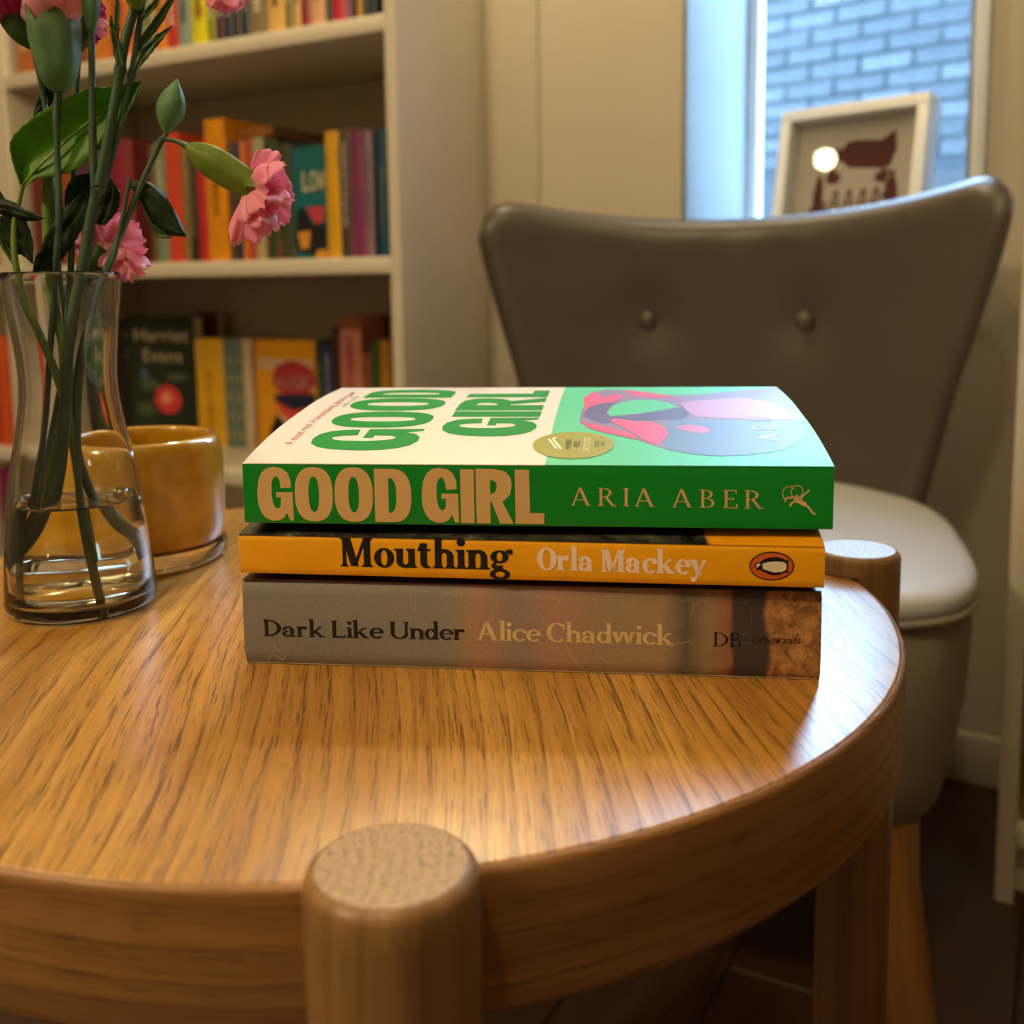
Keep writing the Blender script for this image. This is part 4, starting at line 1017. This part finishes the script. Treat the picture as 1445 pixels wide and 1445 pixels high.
# 1: drooping pink carnation with its closed side bud
f1 = flower('carnation', 'pink carnation drooping to the right of the vase, with a closed green bud above it')
stem([(139, 856, -4), (122, 770, -2), (112, 700, 0), (110, 600, 0), (115, 520, 0), (130, 440, 2), (150, 380, 0), (178, 312, 0), (205, 248, 0), (230, 194, 0)], [11, 11, 10, 9, 8, 8, 9, 9, 8, 8], f1, nodes=((230, 196, .5), (205, 248, .15)))
stem([(230, 196, 0), (236, 186, 0), (238, 176, 0)], [7, 6, 8], f1, name='bud_stalk')
calyx((234, 188), (250, 112), 0, 0, [(0, 4), (.08, 8), (.3, 17), (.5, 19), (.7, 15), (.88, 7), (1, 1.2)], M_bud, f1, 'closed_bud', ribs=3, amp=.06)
stem([(232, 196, 0), (250, 200, 0), (270, 210, 0)], [6, 6, 10], f1, name='flower_stalk')
calyx((264, 206), (362, 268), 0, 2, [(0, 5), (.1, 13), (.28, 20), (.5, 22), (.7, 21), (.88, 20), (1, 21)], M_cal, f1, 'calyx', ribs=5, amp=.05, lobe=.22)
for i, (tip, w, dT, cup, bend) in enumerate((((392, 216), 46, 6, .2, 0), ((404, 236), 42, -4, .25, .05), ((416, 280), 44, 3, .22, 0), ((408, 312), 44, 6, .3, 0), ((385, 330), 40, -6, .25, .05), ((362, 345), 40, 2, .2, 0), ((330, 346), 30, 0, .3, .1), ((345, 338), 34, 8, .2, 0),
        ((388, 268), 46, -12, .35, -.1), ((380, 300), 50, -14, .3, -.1), ((400, 292), 40, -8, .3, 0), ((372, 322), 44, -12, .25, 0), ((352, 312), 40, -10, .3, .1), ((385, 250), 38, -10, .3, 0))):
    petal((352, 262) if tip[0] > 350 else (348, 275), tip, w, f1, M_pink, 1, dT, cup, i + 1, bend=bend)
# 2: central branching stem with two calyces reaching out of the frame
f2 = flower('carnation', 'tall branching carnation stem in the middle, its top cut by the picture edge')
stem([(26, 826, 6), (42, 790, 4), (66, 740, 2), (84, 660, 0), (92, 580, 0), (96, 500, 0), (104, 440, 0), (118, 370, 0), (128, 310, 0), (137, 268, 0)], [20, 20, 20, 18, 16, 15, 16, 16, 15, 15], f2, nodes=((104, 470, .3), (137, 266, .35)))
stem([(134, 264, 0), (131, 200, 0), (130, 120, 0), (129, 40, 0)], [12, 11, 9, 9], f2, name='side_stem')
calyx((129, 44), (126, -30), 0, 0, [(0, 5), (.3, 10), (.7, 13), (1, 14)], M_bud, f2, 'calyx')
stem([(140, 262, 0), (152, 200, 0), (166, 120, 0), (176, 60, 0), (190, 10, 0), (200, -40, 0)], [15, 14, 13, 13, 12, 11], f2, name='side_stem', nodes=((170, 98, .3),))
stem([(146, 262, 2), (160, 215, 2), (176, 150, 2), (186, 104, 2), (196, 40, 2), (206, -30, 2)], [10, 9, 8, 8, 8, 8], f2, name='side_stem', nodes=((186, 104, .5),))
leaf([(165, 98), (160, 70), (155, 40), (156, 22)], [(176, 96), (171, 70), (164, 44), (157, 22)], f2, M_blade, -2, name='blade')
leaf([(160, 80), (161, 40), (163, 0), (164, -30)], [(168, 80), (168, 40), (168, 0), (169, -30)], f2, M_blade, 2, name='blade')
leaf([(184, 104), (188, 70), (212, 34), (242, -8)], [(190, 104), (200, 72), (226, 36), (250, -8)], f2, M_blade, 3, name='blade')
leaf([(188, 102), (196, 74), (216, 52), (243, 36)], [(193, 100), (208, 82), (226, 60), (243, 36)], f2, M_blade, -1, name='blade')
calyx((192, 14), (186, -50), -2, -2, [(0, 6), (.3, 14), (.7, 18), (1, 18)], M_cal, f2, 'calyx')
leaf([(198, 26), (205, 14), (214, 4), (224, -6)], [(203, 28), (213, 18), (222, 8), (226, -4)], f2, M_blade, -2, name='blade')
# 3: big pink bud at upper left
f3 = flower('carnation', 'pale pink half-open carnation bud with a broad green calyx at upper left')
stem([(28, 838, 12), (30, 800, 12), (60, 620, 8), (70, 500, 6), (76, 420, 4), (80, 360, 0), (84, 290, 0), (81, 220, 0), (80, 160, 0), (84, 122, 0)], [16, 16, 9, 9, 9, 9, 9, 8, 9, 12], f3, nodes=((80, 165, .5), (84, 296, .5)))
calyx((84, 130), (73, 20), 0, 0, [(0, 8), (.08, 17), (.25, 25), (.55, 31), (.8, 34), (1, 34)], M_bud, f3, 'calyx', ribs=5, amp=.05, lobe=.32)
for i, (b0, tip, w, dT) in enumerate((((78, 60), (52, -24), 52, -8), ((78, 60), (74, -30), 60, -12), ((78, 60), (96, -22), 50, -8), ((74, 60), (62, -24), 56, 6), ((76, 60), (90, -24), 54, 6), ((74, 60), (38, -10), 36, 0))):
    petal(b0, tip, w, f3, M_pale, -1, dT, .42, 40 + i)
# 4: deep pink flower at the left edge, upper
f4 = flower('carnation', 'deep pink carnation cut by the left picture edge beside the big bud')
calyx((44, 66), (4, -10), 8, 8, [(0, 6), (.2, 16), (.5, 22), (1, 22)], M_blade, f4, 'calyx')
for i, (tip, w) in enumerate((((10, -20), 60), ((34, -14), 50), ((-14, 0), 50), ((20, -30), 50))): petal((28, 36), tip, w, f4, M_mag, 6, 4 - 3 * i, .3, 60 + i)
stem([(46, 64, 8), (60, 130, 10), (70, 200, 10), (76, 320, 10), (90, 430, 10), (98, 500, 10)], 7, f4)
# 5: magenta flower behind
f5 = flower('carnation', 'magenta carnation mostly hidden behind the tall middle stems at the top')
for i, (tip, w) in enumerate((((150, 22), 40), ((140, 60), 36), ((112, 68), 40), ((130, -10), 50), ((105, 10), 50), ((152, 45), 26))): petal((116, 28), tip, w, f5, M_mag if i < 4 else M_pink, 12, 14 - i, .3, 70 + i)
stem([(112, 40, 14), (108, 140, 14), (104, 260, 12), (100, 380, 8), (96, 470, 6), (110, 640, 6), (146, 728, 8), (174, 758, 8), (188, 788, 8)], [8, 8, 9, 9, 10, 12, 16, 18, 16], f5)
calyx((110, 72), (118, 22), 12, 12, [(0, 5), (.4, 16), (1, 18)], M_blade, f5, 'calyx')
# 6: pink flower low behind the stems
f6 = flower('carnation', 'bright pink carnation low behind the stems, just above the vase rim')
for i, (tip, w, dT, bb_) in enumerate((((206, 340), 46, 10, 0), ((196, 316), 46, 14, 0), ((205, 385), 34, 8, .05), ((188, 398), 38, 6, 0), ((176, 392), 36, 10, 0), ((170, 300), 54, 16, 0), ((140, 300), 50, 18, 0), ((110, 320), 50, 16, 0), ((104, 350), 46, 14, 0), ((130, 372), 40, 12, 0), ((160, 375), 44, 6, 0), ((92, 296), 34, 18, 0))):
    petal((150, 342), tip, w, f6, M_pink, 14, dT, .22, 90 + i, bend=bb_)
calyx((120, 400), (148, 350), 14, 14, [(0, 6), (.5, 13), (1, 15)], M_blade, f6, 'calyx')
stem([(48, 868, -8), (46, 800, -6), (50, 740, -2), (56, 690, 0), (74, 600, 4), (90, 520, 6), (104, 450, 8), (120, 402, 14)], [9, 9, 8, 7, 7, 8, 8, 8], f6)
# 7: leafy rose sprig with large serrated leaf
f7 = flower('rose_sprig', 'leafy sprig with one large bright serrated leaf at left of the vase', 'leaf sprig', 'green sprigs in the glass vase')
stem([(128, 790, 4), (112, 690, 4), (92, 570, 2), (60, 480, -4), (36, 430, -6), (22, 372, -6), (20, 320, -4), (26, 290, -4), (32, 262, -4)], [9, 10, 11, 11, 10, 9, 8, 6, 6], f7, M_stem2)
leaf([(30, 264), (17, 225), (16, 196), (44, 168), (72, 149), (122, 127), (160, 122), (200, 114)], [(34, 264), (50, 252), (66, 250), (96, 244), (122, 228), (160, 190), (184, 152), (200, 114)], f7, M_leaf, 6, bow=-5, teeth=.9)
leaf([(46, 170), (50, 150), (58, 128), (66, 112)], [(66, 156), (76, 140), (76, 124), (68, 112)], f7, M_dleaf, 12, teeth=.8)
stem([(32, 262, 3), (52, 238, 3), (86, 206, 3), (130, 168, 4), (180, 130, 5)], [5, 4, 3.4, 2.6, 1.6], f7, M_stem2, 'midrib')
# 8: dark leaves at the left and middle
f8 = flower('rose_sprig', 'dark green serrated leaves crowded just above the vase rim', 'leaf sprig', 'green sprigs in the glass vase')
stem([(44, 856, 8), (60, 720, 8), (82, 600, 8), (90, 500, 8), (74, 420, 8), (68, 330, 10), (68, 252, 10)], [9, 10, 12, 13, 14, 16, 17], f8, M_stem2)
leaf([(18, 300), (0, 270), (-20, 262), (-40, 270)], [(18, 302), (6, 292), (-16, 296), (-40, 272)], f8, M_dleaf, 2, teeth=.6)
leaf([(-10, 284), (10, 282), (40, 296), (63, 308)], [(-6, 300), (14, 306), (42, 312), (63, 308)], f8, M_dleaf, -6, teeth=.3, bow=2)
leaf([(0, 306), (12, 300), (34, 308), (46, 340), (46, 372)], [(0, 312), (0, 330), (16, 352), (34, 362), (46, 372)], f8, M_dleaf, -4, teeth=.8)
leaf([(60, 382), (58, 350), (76, 312), (104, 282), (122, 268)], [(72, 382), (92, 360), (112, 330), (124, 300), (122, 268)], f8, M_dleaf, -5 + 12, teeth=.8)
leaf([(92, 300), (92, 270), (104, 250), (126, 244)], [(100, 302), (118, 292), (130, 270), (126, 244)], f8, M_dleaf, 9, teeth=.6)
leaf([(134, 316), (136, 290), (144, 262), (156, 250)], [(148, 318), (164, 300), (170, 276), (156, 250)], f8, M_dleaf, 6, teeth=.6)
leaf([(46, 384), (50, 362), (60, 352), (66, 344)], [(60, 384), (72, 374), (76, 360), (66, 344)], f8, M_dleaf, 4, teeth=.6)
leaf([(-4, 330), (0, 345), (10, 362), (22, 380)], [(4, 330), (12, 345), (22, 362), (28, 380)], f8, M_blade, -2, teeth=.2)
# 9: thin stalk with a curled dark leaf to the right
f9 = flower('rose_sprig', 'thin stalk carrying one curled dark leaf to the right of the stems', 'leaf sprig', 'green sprigs in the glass vase')
stem([(104, 600, 4), (112, 500, 4), (140, 410, 2), (160, 365, -2), (170, 320, -2), (180, 270, -2), (184, 252, -2)], [7, 7, 7, 7, 6, 5, 5], f9)
leaf([(182, 262), (190, 256), (208, 256), (230, 272), (248, 300), (262, 330)], [(184, 264), (196, 278), (206, 298), (216, 318), (226, 330), (262, 334)], f9, M_dleaf, 0, teeth=.4, bow=3)
leaf([(198, 282), (206, 300), (216, 316), (234, 330)], [(196, 280), (206, 306), (222, 334), (244, 336)], f9, M_blade, 1, teeth=0)
# petal of a flower above the frame
f10 = flower('carnation', 'pale pink carnation of which only the lowest petals hang into the top of the picture')
for i, (tip, w) in enumerate((((318, 20), 52), ((300, 14), 40), ((338, 12), 40), ((326, -20), 60))): petal((318, -50), tip, w, f10, M_pink, 0, -2 * i, .2, 120 + i)
calyx((316, -46), (300, -110), 0, 0, [(0, 18), (.5, 20), (1, 8)], M_bud, f10, 'calyx')
stem([(206, -30, 2), (250, -120, 2), (290, -130, 0), (302, -106, 0)], 7, f10)

# ------------------------------------------------------------------ books in the bookcase
BM = {}
def bmat(c, rough=.38):
    if c not in BM: BM[c] = plain('book_cover_' + c, c, rough, .08, 30)
    return BM[c]
def shelf_book(label, group, t0, t1, s0, z0, h, col, depth=128, marks=None, face=None, lean=0):
    """one upright book: cover wrap, page block, printed marks. face = cover turned to the room"""
    w = (t1 - t0) * .001; H = h * .001; D = depth * .001
    e = tag(empty('book', R(t0, s0, z0), YAW), label, 'book', group)
    if face: w, D = (t1 - t0) * .001, .024
    if lean: e.rotation_euler = (0, math.radians(lean), YAW)
    th = .0012 if (w if not face else D) > .006 else .0006
    b_ = bmesh.new()
    if face:
        box(b_, 0, w, 0, th, 0, H, .0003, 1); box(b_, 0, w, D - th, D, 0, H, .0003, 1); box(b_, 0, .0015, 0, D, 0, H, .0003, 1)
        obj('cover', b_, bmat(col), e); pg = box(bmesh.new(), .0016, w - .003, th, D - th, .001, H - .002)
    else:
        # rounded spine
        n = 6; prof = [(0 + w * i / n, -.0022 * math.sin(PI * i / n)) for i in range(n + 1)]
        r0 = [b_.verts.new((x, y, 0)) for x, y in prof] + [b_.verts.new((w, D, 0)), b_.verts.new((w - th, D, 0))] + [b_.verts.new((w - th, th * 2, 0)), b_.verts.new((th, th * 2, 0)), b_.verts.new((th, D, 0)), b_.verts.new((0, D, 0))]
        r1 = [b_.verts.new(v.co + Vector((0, 0, H))) for v in r0]; N = len(r0)
        for i in range(N): b_.faces.new([r0[i], r0[(i + 1) % N], r1[(i + 1) % N], r1[i]])
        b_.faces.new(r0[::-1]); b_.faces.new(r1)
        obj('cover', b_, bmat(col), e); pg = box(bmesh.new(), th, w - th, th * 2, D - .003, .001, H - .002)
    obj('pages', pg, M_paper, e, sm=False)
    for mk in (marks or []):
        kind, mc = mk[0], mk[1]
        if kind == 'poly': P_ = mk[2]
        elif kind == 'band': P_ = rc(0.02, mk[2], .98, mk[3])
        elif kind == 'title':       # spine lettering running down, drawn as broken small blocks
            rn = random.Random(sum(map(ord, label))); P_ = []; y = mk[3]
            while y > mk[2]:
                l = rn.uniform(.012, .026)
                P_ += rc(.5 - mk[4] / 2, y - l, .5 + mk[4] / 2 * rn.uniform(.6, 1), y); y -= l + rn.choice((.008, .008, .022))
        elif kind == 'text':        # horizontal words on a cover
            T_, tw = sans(mk[2]); x0, x1, yb, hh = mk[3:7]; P_ = [[(x0 + x / tw * (x1 - x0), yb + y * hh) for x, y in q] for q in T_]
        yf = (lambda x: -.0022 * math.sin(PI * min(max(x, 0), 1)) - .0004) if not face else (lambda x: -.0004 - .0001 * mk[-1] if kind == 'poly' and isinstance(mk[-1], (int, float)) else -.0006)
        lo = letters('cover_print' if kind in ('poly', 'band') else 'title_lettering', P_, lambda x, y: Vector((x * w, yf(x), y * H)), flat('ink_' + mc, mc, .5), e, Vector((0, -1, 0)))
        if kind == 'poly' and mc in ('C8A830', '2A5068', '44563C'): lo['kind'] = 'stuff'
    return e
S3 = -66
SF = -214                                   # spine plane of the rows
def row(z, y_at, items, group, shelf_name):
    for it in items:
        x0, x1, ytop, col, label = it[:5]; mk = it[5] if len(it) > 5 else None; kw = it[6] if len(it) > 6 else {}
        s = kw.pop('s', SF if z != Z3 else S3); t0, _ = t_of(x0, y_at, s); t1, _ = t_of(x1, y_at, s)
        if t0 < -792: continue
        if 'h' in kw: h = kw.pop('h')
        else:
            d = (PY + DY * (t0 + t1) / 2 + NY * s)
            zt = at((x0 + x1) / 2, ytop, d).z; h = zt - z
        if z == Z3 and 'face' not in kw: kw['depth'] = 64 if s < -10 else 30
        shelf_book(label, group, t0 + .25, t1 - .25, s, z, h, col, marks=mk, **kw)
TI = lambda c, a=.25, b=.85, w=.4: ('title', c, a, b, w)
row(Z2, 300, [
    (28, 46, 190, '8A4A28', 'brown book at the far left end of the middle shelf'),
    (46, 66, 196, '6E2A2A', 'russet book near the left end of the middle shelf'),
    (66, 88, 188, '3A3A30', 'charcoal book behind the flower stems on the middle shelf'),
    (88, 108, 195, 'A05030', 'rust book behind the flower stems on the middle shelf'),
    (108, 128, 192, '5A3048', 'plum book behind the flower stems on the middle shelf'),
    (128, 146, 198, '3A4A3A', 'dull green book behind the flower stems on the middle shelf'),
    (146, 163, 195, '7A2038', 'wine red book behind the flower stems on the middle shelf'),
    (163, 177, 194, '8E1E3E', 'crimson spine just right of the carnation stems on the middle shelf'),
    (177, 191, 196, '8A3A34', 'brick red spine beside the crimson one on the middle shelf'),
    (191, 214, 198, '52060E', 'very dark red spine behind the curled leaf on the middle shelf'),
    (214, 222, 205, '6A5A44', 'thin brown spine next to the very dark red one on the middle shelf'),
    (222, 237, 200, '7A8C72', 'grey-green spine beside the orange-red one on the middle shelf', [TI('C8C0A0')]),
    (237, 259, 188, 'D2482C', 'orange-red spine with crimson top on the middle shelf', [('band', 'A82038', .9, 1)]),
    (259, 268, 200, '8A7444', 'thin tan spine between orange-red and black books'),
    (268, 280, 205, '2A261C', 'black-brown spine left of the bright red one on the middle shelf', [TI('7A7458')]),
    (280, 293, 200, 'C02A2E', 'bright red spine directly left of the tall amber book'),
    (293, 323, 168, 'E0900E', 'tallest amber-orange book with black lettering on the middle shelf', [TI('4A3008', .32, .62, .3), ('band', 'B06A08', .86, .97)]),
    (323, 333, 200, '5A3A24', 'thin dark brown spine right of the tall amber book'),
    (333, 342, 200, '1C2848', 'thin navy spine partly hidden by the drooping carnation', [('band', '8A6A50', .5, .95)]),
    (342, 349, 198, 'D87A18', 'thin orange spine partly hidden by the drooping carnation'),
    (349, 360, 196, 'B04434', 'dull red spine behind the drooping carnation'),
    (360, 375, 194, 'A8A276', 'pale olive spine behind the top of the drooping carnation', [('band', 'B84030', 0, .18)]),
    (375, 394, 197, '36442A', 'dark olive green spine behind the pink petals', [('band', 'B05038', 0, .2)]),
    (394, 414, 203, '40442C', 'blackish green book between petals and teal cover', [('band', '9A3028', 0, .12)]),
    (462, 481, 185, 'DCA40C', 'yellow spine just right of the face-out teal book', [('band', '8A7A60', .7, .86)]),
    (481, 497, 183, '4C3E36', 'brown-grey spine with a white scrawl and mustard top on the middle shelf', [TI('B0A898', .25, .9, .35), ('band', 'B8841C', .93, 1)]),
    (497, 516, 183, '7A3460', 'purple to rose spine near the right end of the middle shelf', [('band', 'C84468', 0, .28), ('band', 'C02A70', .54, .64), ('band', '3A2456', .84, 1)]),
    (516, 528, 184, '8A6E78', 'mauve-grey spine second from navy at the right of the middle shelf', [TI('5A4650')]),
    (528, 536, 183, '161E3A', 'thin navy spine at the right end of the middle shelf'),
    (536, 547, 182, '10485A', 'teal-blue spine, last on the right of the middle shelf', [TI('6A8890', .2, .7, .25)]),
], 'books on the middle shelf', 'middle')
# face-out teal cover
row(Z2, 300, [(414, 462, 206, '12646A', 'teal book standing face out with cream letters and a black figure on the middle shelf',
    [('poly', 'C8B88A', [[(.3, .62), (.36, .62), (.36, .78), (.3, .78)], [(.3, .60), (.5, .60), (.5, .635), (.3, .635)]] + arc(.62, .69, .11, .09, 0, 360, .045, .03) + strokes([([(.76, .78), (.81, .61), (.86, .75), (.91, .61), (.96, .78)], .035)]), 1),
     ('poly', '0C0C14', fill([[(.12, .06), (.05, .12), (.1, .42), (.22, .46), (.4, .44), (.55, .3), (.7, .34), (.95, .3), (.98, .1), (.6, .03)]]), 1),
     ('poly', 'C03848', fill([[(.4, .46), (.95, .46), (.9, .34), (.7, .3), (.5, .38)]]), 2),
     ('poly', 'D8942C', fill([[(.12, .24), (.5, .25), (.44, .1), (.2, .09)], [(.6, .0), (.98, .0), (.98, .07), (.7, .08)]]), 3)], dict(face=True))],
    'books turned face out', 'middle')
# one book lying on top of the upright ones
e = tag(empty('book', R(t_of(326, 185, -190)[0], -190, at(360, 193, 1540).z + 5), YAW), 'brown and orange book lying flat on top of the upright books, middle shelf', 'book', 'books lying flat')
obj('cover', box(bmesh.new(), 0, .082, 0, .12, 0, .001, .0003, 1), bmat('7A4A1C'), e); c_ = box(bmesh.new(), 0, .082, 0, .12, .012, .013, .0003, 1); box(c_, 0, .082, 0, .0015, 0, .013); obj('cover', c_, bmat('8A5418'), e)
obj('pages', box(bmesh.new(), .001, .081, .0015, .118, .001, .012), bmat('6A4A2A'), e, sm=False)
r1 = [(20, 44, 'B86A2C'), (44, 70, '8A3A2A'), (70, 96, 'C0A060'), (96, 122, '7A4A38'), (122, 150, 'D07A28'), (150, 186, 'D8722C'), (186, 200, '6A5030'), (200, 219, 'A8AC84'), (219, 235, 'E88838'), (235, 251, 'C0302A'), (251, 270, '8CA098'), (270, 293, 'E4D80A'), (293, 304, '8A8A16'), (304, 316, '4A1424'), (316, 328, '1A2040'), (328, 340, '3A2C24'), (340, 352, '161C38'), (352, 378, '8A7656'), (378, 403, 'E6B866'), (403, 414, '7A7430'), (414, 425, 'D8A868'), (425, 439, '8E2028'), (439, 460, 'E4AC88'), (460, 470, '2A3422'), (470, 489, 'C82038'), (489, 497, '8A5A78'), (497, 503, '20141C'), (503, 513, 'B08828'), (513, 523, '201C28'), (523, 533, '141C34')]
nm1 = ['burnt orange', 'russet', 'sand coloured', 'brown', 'orange', 'wide patterned orange', 'umber', 'pale sage', 'bright orange', 'scarlet', 'blue-grey', 'lemon yellow', 'olive', 'maroon', 'narrow navy', 'dark umber', 'ink blue', 'taupe', 'cream-orange', 'moss green', 'thin tan', 'deep crimson', 'peach', 'black-green', 'cherry red', 'lilac', 'thin black', 'mustard', 'charcoal', 'night blue']
row(Z1, 20, [(a, b, -140, c, '%s spine on the upper shelf, bottom end showing under the picture top' % nn, [TI('E8DCC0' if sum(lin(c)) < .8 else '3A2418', .2, .85, .35)] + ([('poly', 'A03018', dot(.5, .25, .26, .035), 1)] if c == 'E4D80A' else []) + ([('band', 'B04878', .45, .9)] if c == '8A7656' else []), dict(h=170 + (sum(map(ord, c)) % 28), s=-218)) for (a, b, c), nn in zip(r1, nm1)], 'books on the upper shelf', 'upper')
row(Z3, 560, [
    (30, 56, 480, '6A3A20', 'umber book seen through the vase on the lower shelf'),
    (56, 82, 470, 'B8642E', 'orange-brown book seen through the vase on the lower shelf'),
    (82, 106, 478, '5A4A50', 'grey-plum book seen through the vase on the lower shelf'),
    (106, 132, 466, '7A5A58', 'dusty rose book seen through the vase on the lower shelf'),
    (132, 158, 472, '3A2A30', 'dark plum book seen through the vase on the lower shelf'),
    (158, 184, 452, '0E0C10', 'black book left of the dark green face-out novel', [('band', '8A7C6A', .86, .9), ('band', '7A6C5C', .68, .74), ('band', '4A1420', .5, .6)]),
    (279, 318, 478, 'DCA81C', 'thick yellow book right of the dark green face-out novel', [('band', 'E0BC70', .75, .95), ('title', 'B07808', .1, .7, .3)]),
    (318, 345, 478, '66766E', 'grey-teal patterned spine between yellow and pale books', [('poly', 'C8A830', [q for k in range(5) for q in rc(.3, .1 + k * .17, .85, .14 + k * .17)], 1), ('poly', '2A5068', [q for k in range(4) for q in rc(.2, .2 + k * .18, .8, .25 + k * .18)], 1)]),
    (345, 358, 478, 'C8AE90', 'pale pinkish spine left of the face-out amber cover'),
    (448, 458, 480, '24382C', 'dark green spine right of the face-out amber cover', [TI('8A8A48', .2, .8, .3)]),
    (458, 471, 484, '1E2E5A', 'navy spine on the lower shelf', [TI('8A88A8', .3, .9, .4)]),
    (471, 481, 462, '3A2420', 'dark brown spine beside the salmon book', [('band', '8A4A20', .85, .95)]),
    (482, 512, 446, 'C07A62', 'tall salmon pink spine with red lettering on the lower shelf', [('title', '983038', .3, .85, .34)]),
    (512, 525, 498, '8A4E34', 'short brown spine right of the salmon book'),
    (525, 538, 482, '3C5020', 'moss green spine near the right end of the lower shelf', [TI('A0A060', .1, .6, .3)]),
    (538, 552, 480, 'B07818', 'ochre spine, last on the right of the lower shelf'),
], 'books on the lower shelf', 'lower')
row(Z3, 560, [
    (184, 278, 446, '16281E', 'dark green novel standing face out with cream title and a red flower, lower shelf',
     [('text', 'C0AE8A', 'Harriet', .10, .92, .80, .10), ('text', 'C0AE8A', 'Evans', .22, .82, .64, .10), ('poly', 'D03A3A', fill([blob(.58, .34, .2, .115, 20, .08)]), 1), ('poly', 'E89078', fill([blob(.56, .35, .08, .05, 14, .1)]), 3), ('poly', '44563C', fill([blob(.3, .45, .16, .05, 14, .3)]) + fill([blob(.25, .25, .14, .06, 14, .3)]) + fill([blob(.72, .52, .18, .03, 14, .3)]), 1), ('poly', '4A5E80', fill([blob(.24, .53, .07, .04, 12, .2)]), 2)], dict(face=True)),
    (362, 447, 481, 'DC9616', 'amber novel standing face out with big red and white lettering, lower shelf',
     [('poly', 'C8A888', fill([[(.06, .74), (.95, .74), (.95, .84), (.06, .84)]]), 1), ('poly', 'A82838', fill([blob(.64, .66, .36, .16, 24, .05)]), 2), ('text', 'D8D0C8', 'RISK', .34, .97, .575, .12), ('poly', '1C2040', fill([[(.3, .52), (.98, .54), (.98, .42), (.6, .38), (.32, .46)]]), 3), ('poly', 'D8483C', fill([[(.3, .46), (.6, .38), (.98, .42), (.9, .3), (.6, .26), (.42, .34)]]), 4), ('poly', '140C10', fill([[(.2, .02), (.22, .2), (.34, .34), (.5, .24), (.6, .04)]]), 4), ('poly', 'D8B090', fill([[(.34, .3), (.44, .4), (.6, .3), (.5, .2)]]), 3)], dict(face=True)),
], 'books turned face out', 'lower')
row(Z3, 560, [(280, 312, 441, '6A4438', 'brown-mauve book standing behind the thick yellow one', None, dict(face=True, s=0)),
              (520, 552, 444, '3C1A22', 'dark maroon book standing behind the green and ochre spines', None, dict(face=True, s=0))], 'books in the rear row', 'lower')
# neighbouring bay at the far left edge
def bay(z, lst, g):
    for a, b, h, c, lb in lst: shelf_book(lb, g, a + .5, b - .5, -218, z, h, c)
bay(Z3, [(-905, -882, 190, 'C8402A', 'vermilion book on the neighbouring lower shelf at the far left picture edge'), (-882, -858, 196, 'E0602A', 'bright orange book on the neighbouring lower shelf, beside the vase'), (-858, -833, 186, 'D8482C', 'orange-red book against the upright on the neighbouring lower shelf')], 'books in the neighbouring bay')
bay(FLOOR + 82.4, [(-905, -882, 240, '8A2450', 'dark magenta book on the lowest shelf at the far left picture edge'), (-882, -858, 232, '9A3A78', 'rose magenta book on the lowest shelf at the far left'), (-858, -833, 236, '7A1E5A', 'purple book against the upright on the lowest shelf at the far left')], 'books in the neighbouring bay')
bay(Z2, [(-912, -884, 190, 'C07838', 'tan-orange book in the neighbouring bay'), (-884, -860, 196, '7A3028', 'brick book in the neighbouring bay'), (-860, -833, 186, 'D0B070', 'buff book in the neighbouring bay')], 'books in the neighbouring bay')
# something yellow and brown in the right-hand bookcase
tb3, sb3 = bct
for i, (w, h, c, lb) in enumerate(((16, 180, '8A6A20', 'olive-gold book low in the right-hand bookcase'), (18, 200, 'C8A828', 'yellow book low in the right-hand bookcase'), (22, 190, '5A3A24', 'brown book low in the right-hand bookcase'), (20, 196, '3A4A5A', 'slate book low in the right-hand bookcase'))):
    shelf_book(lb, 'books in the right-hand bookcase', tb3 + 20 + sum((16, 18, 22, 20)[:i]), tb3 + 20 + sum((16, 18, 22, 20)[:i + 1]) - 1, sb3 + 20, FLOOR + 84.5, h, c)
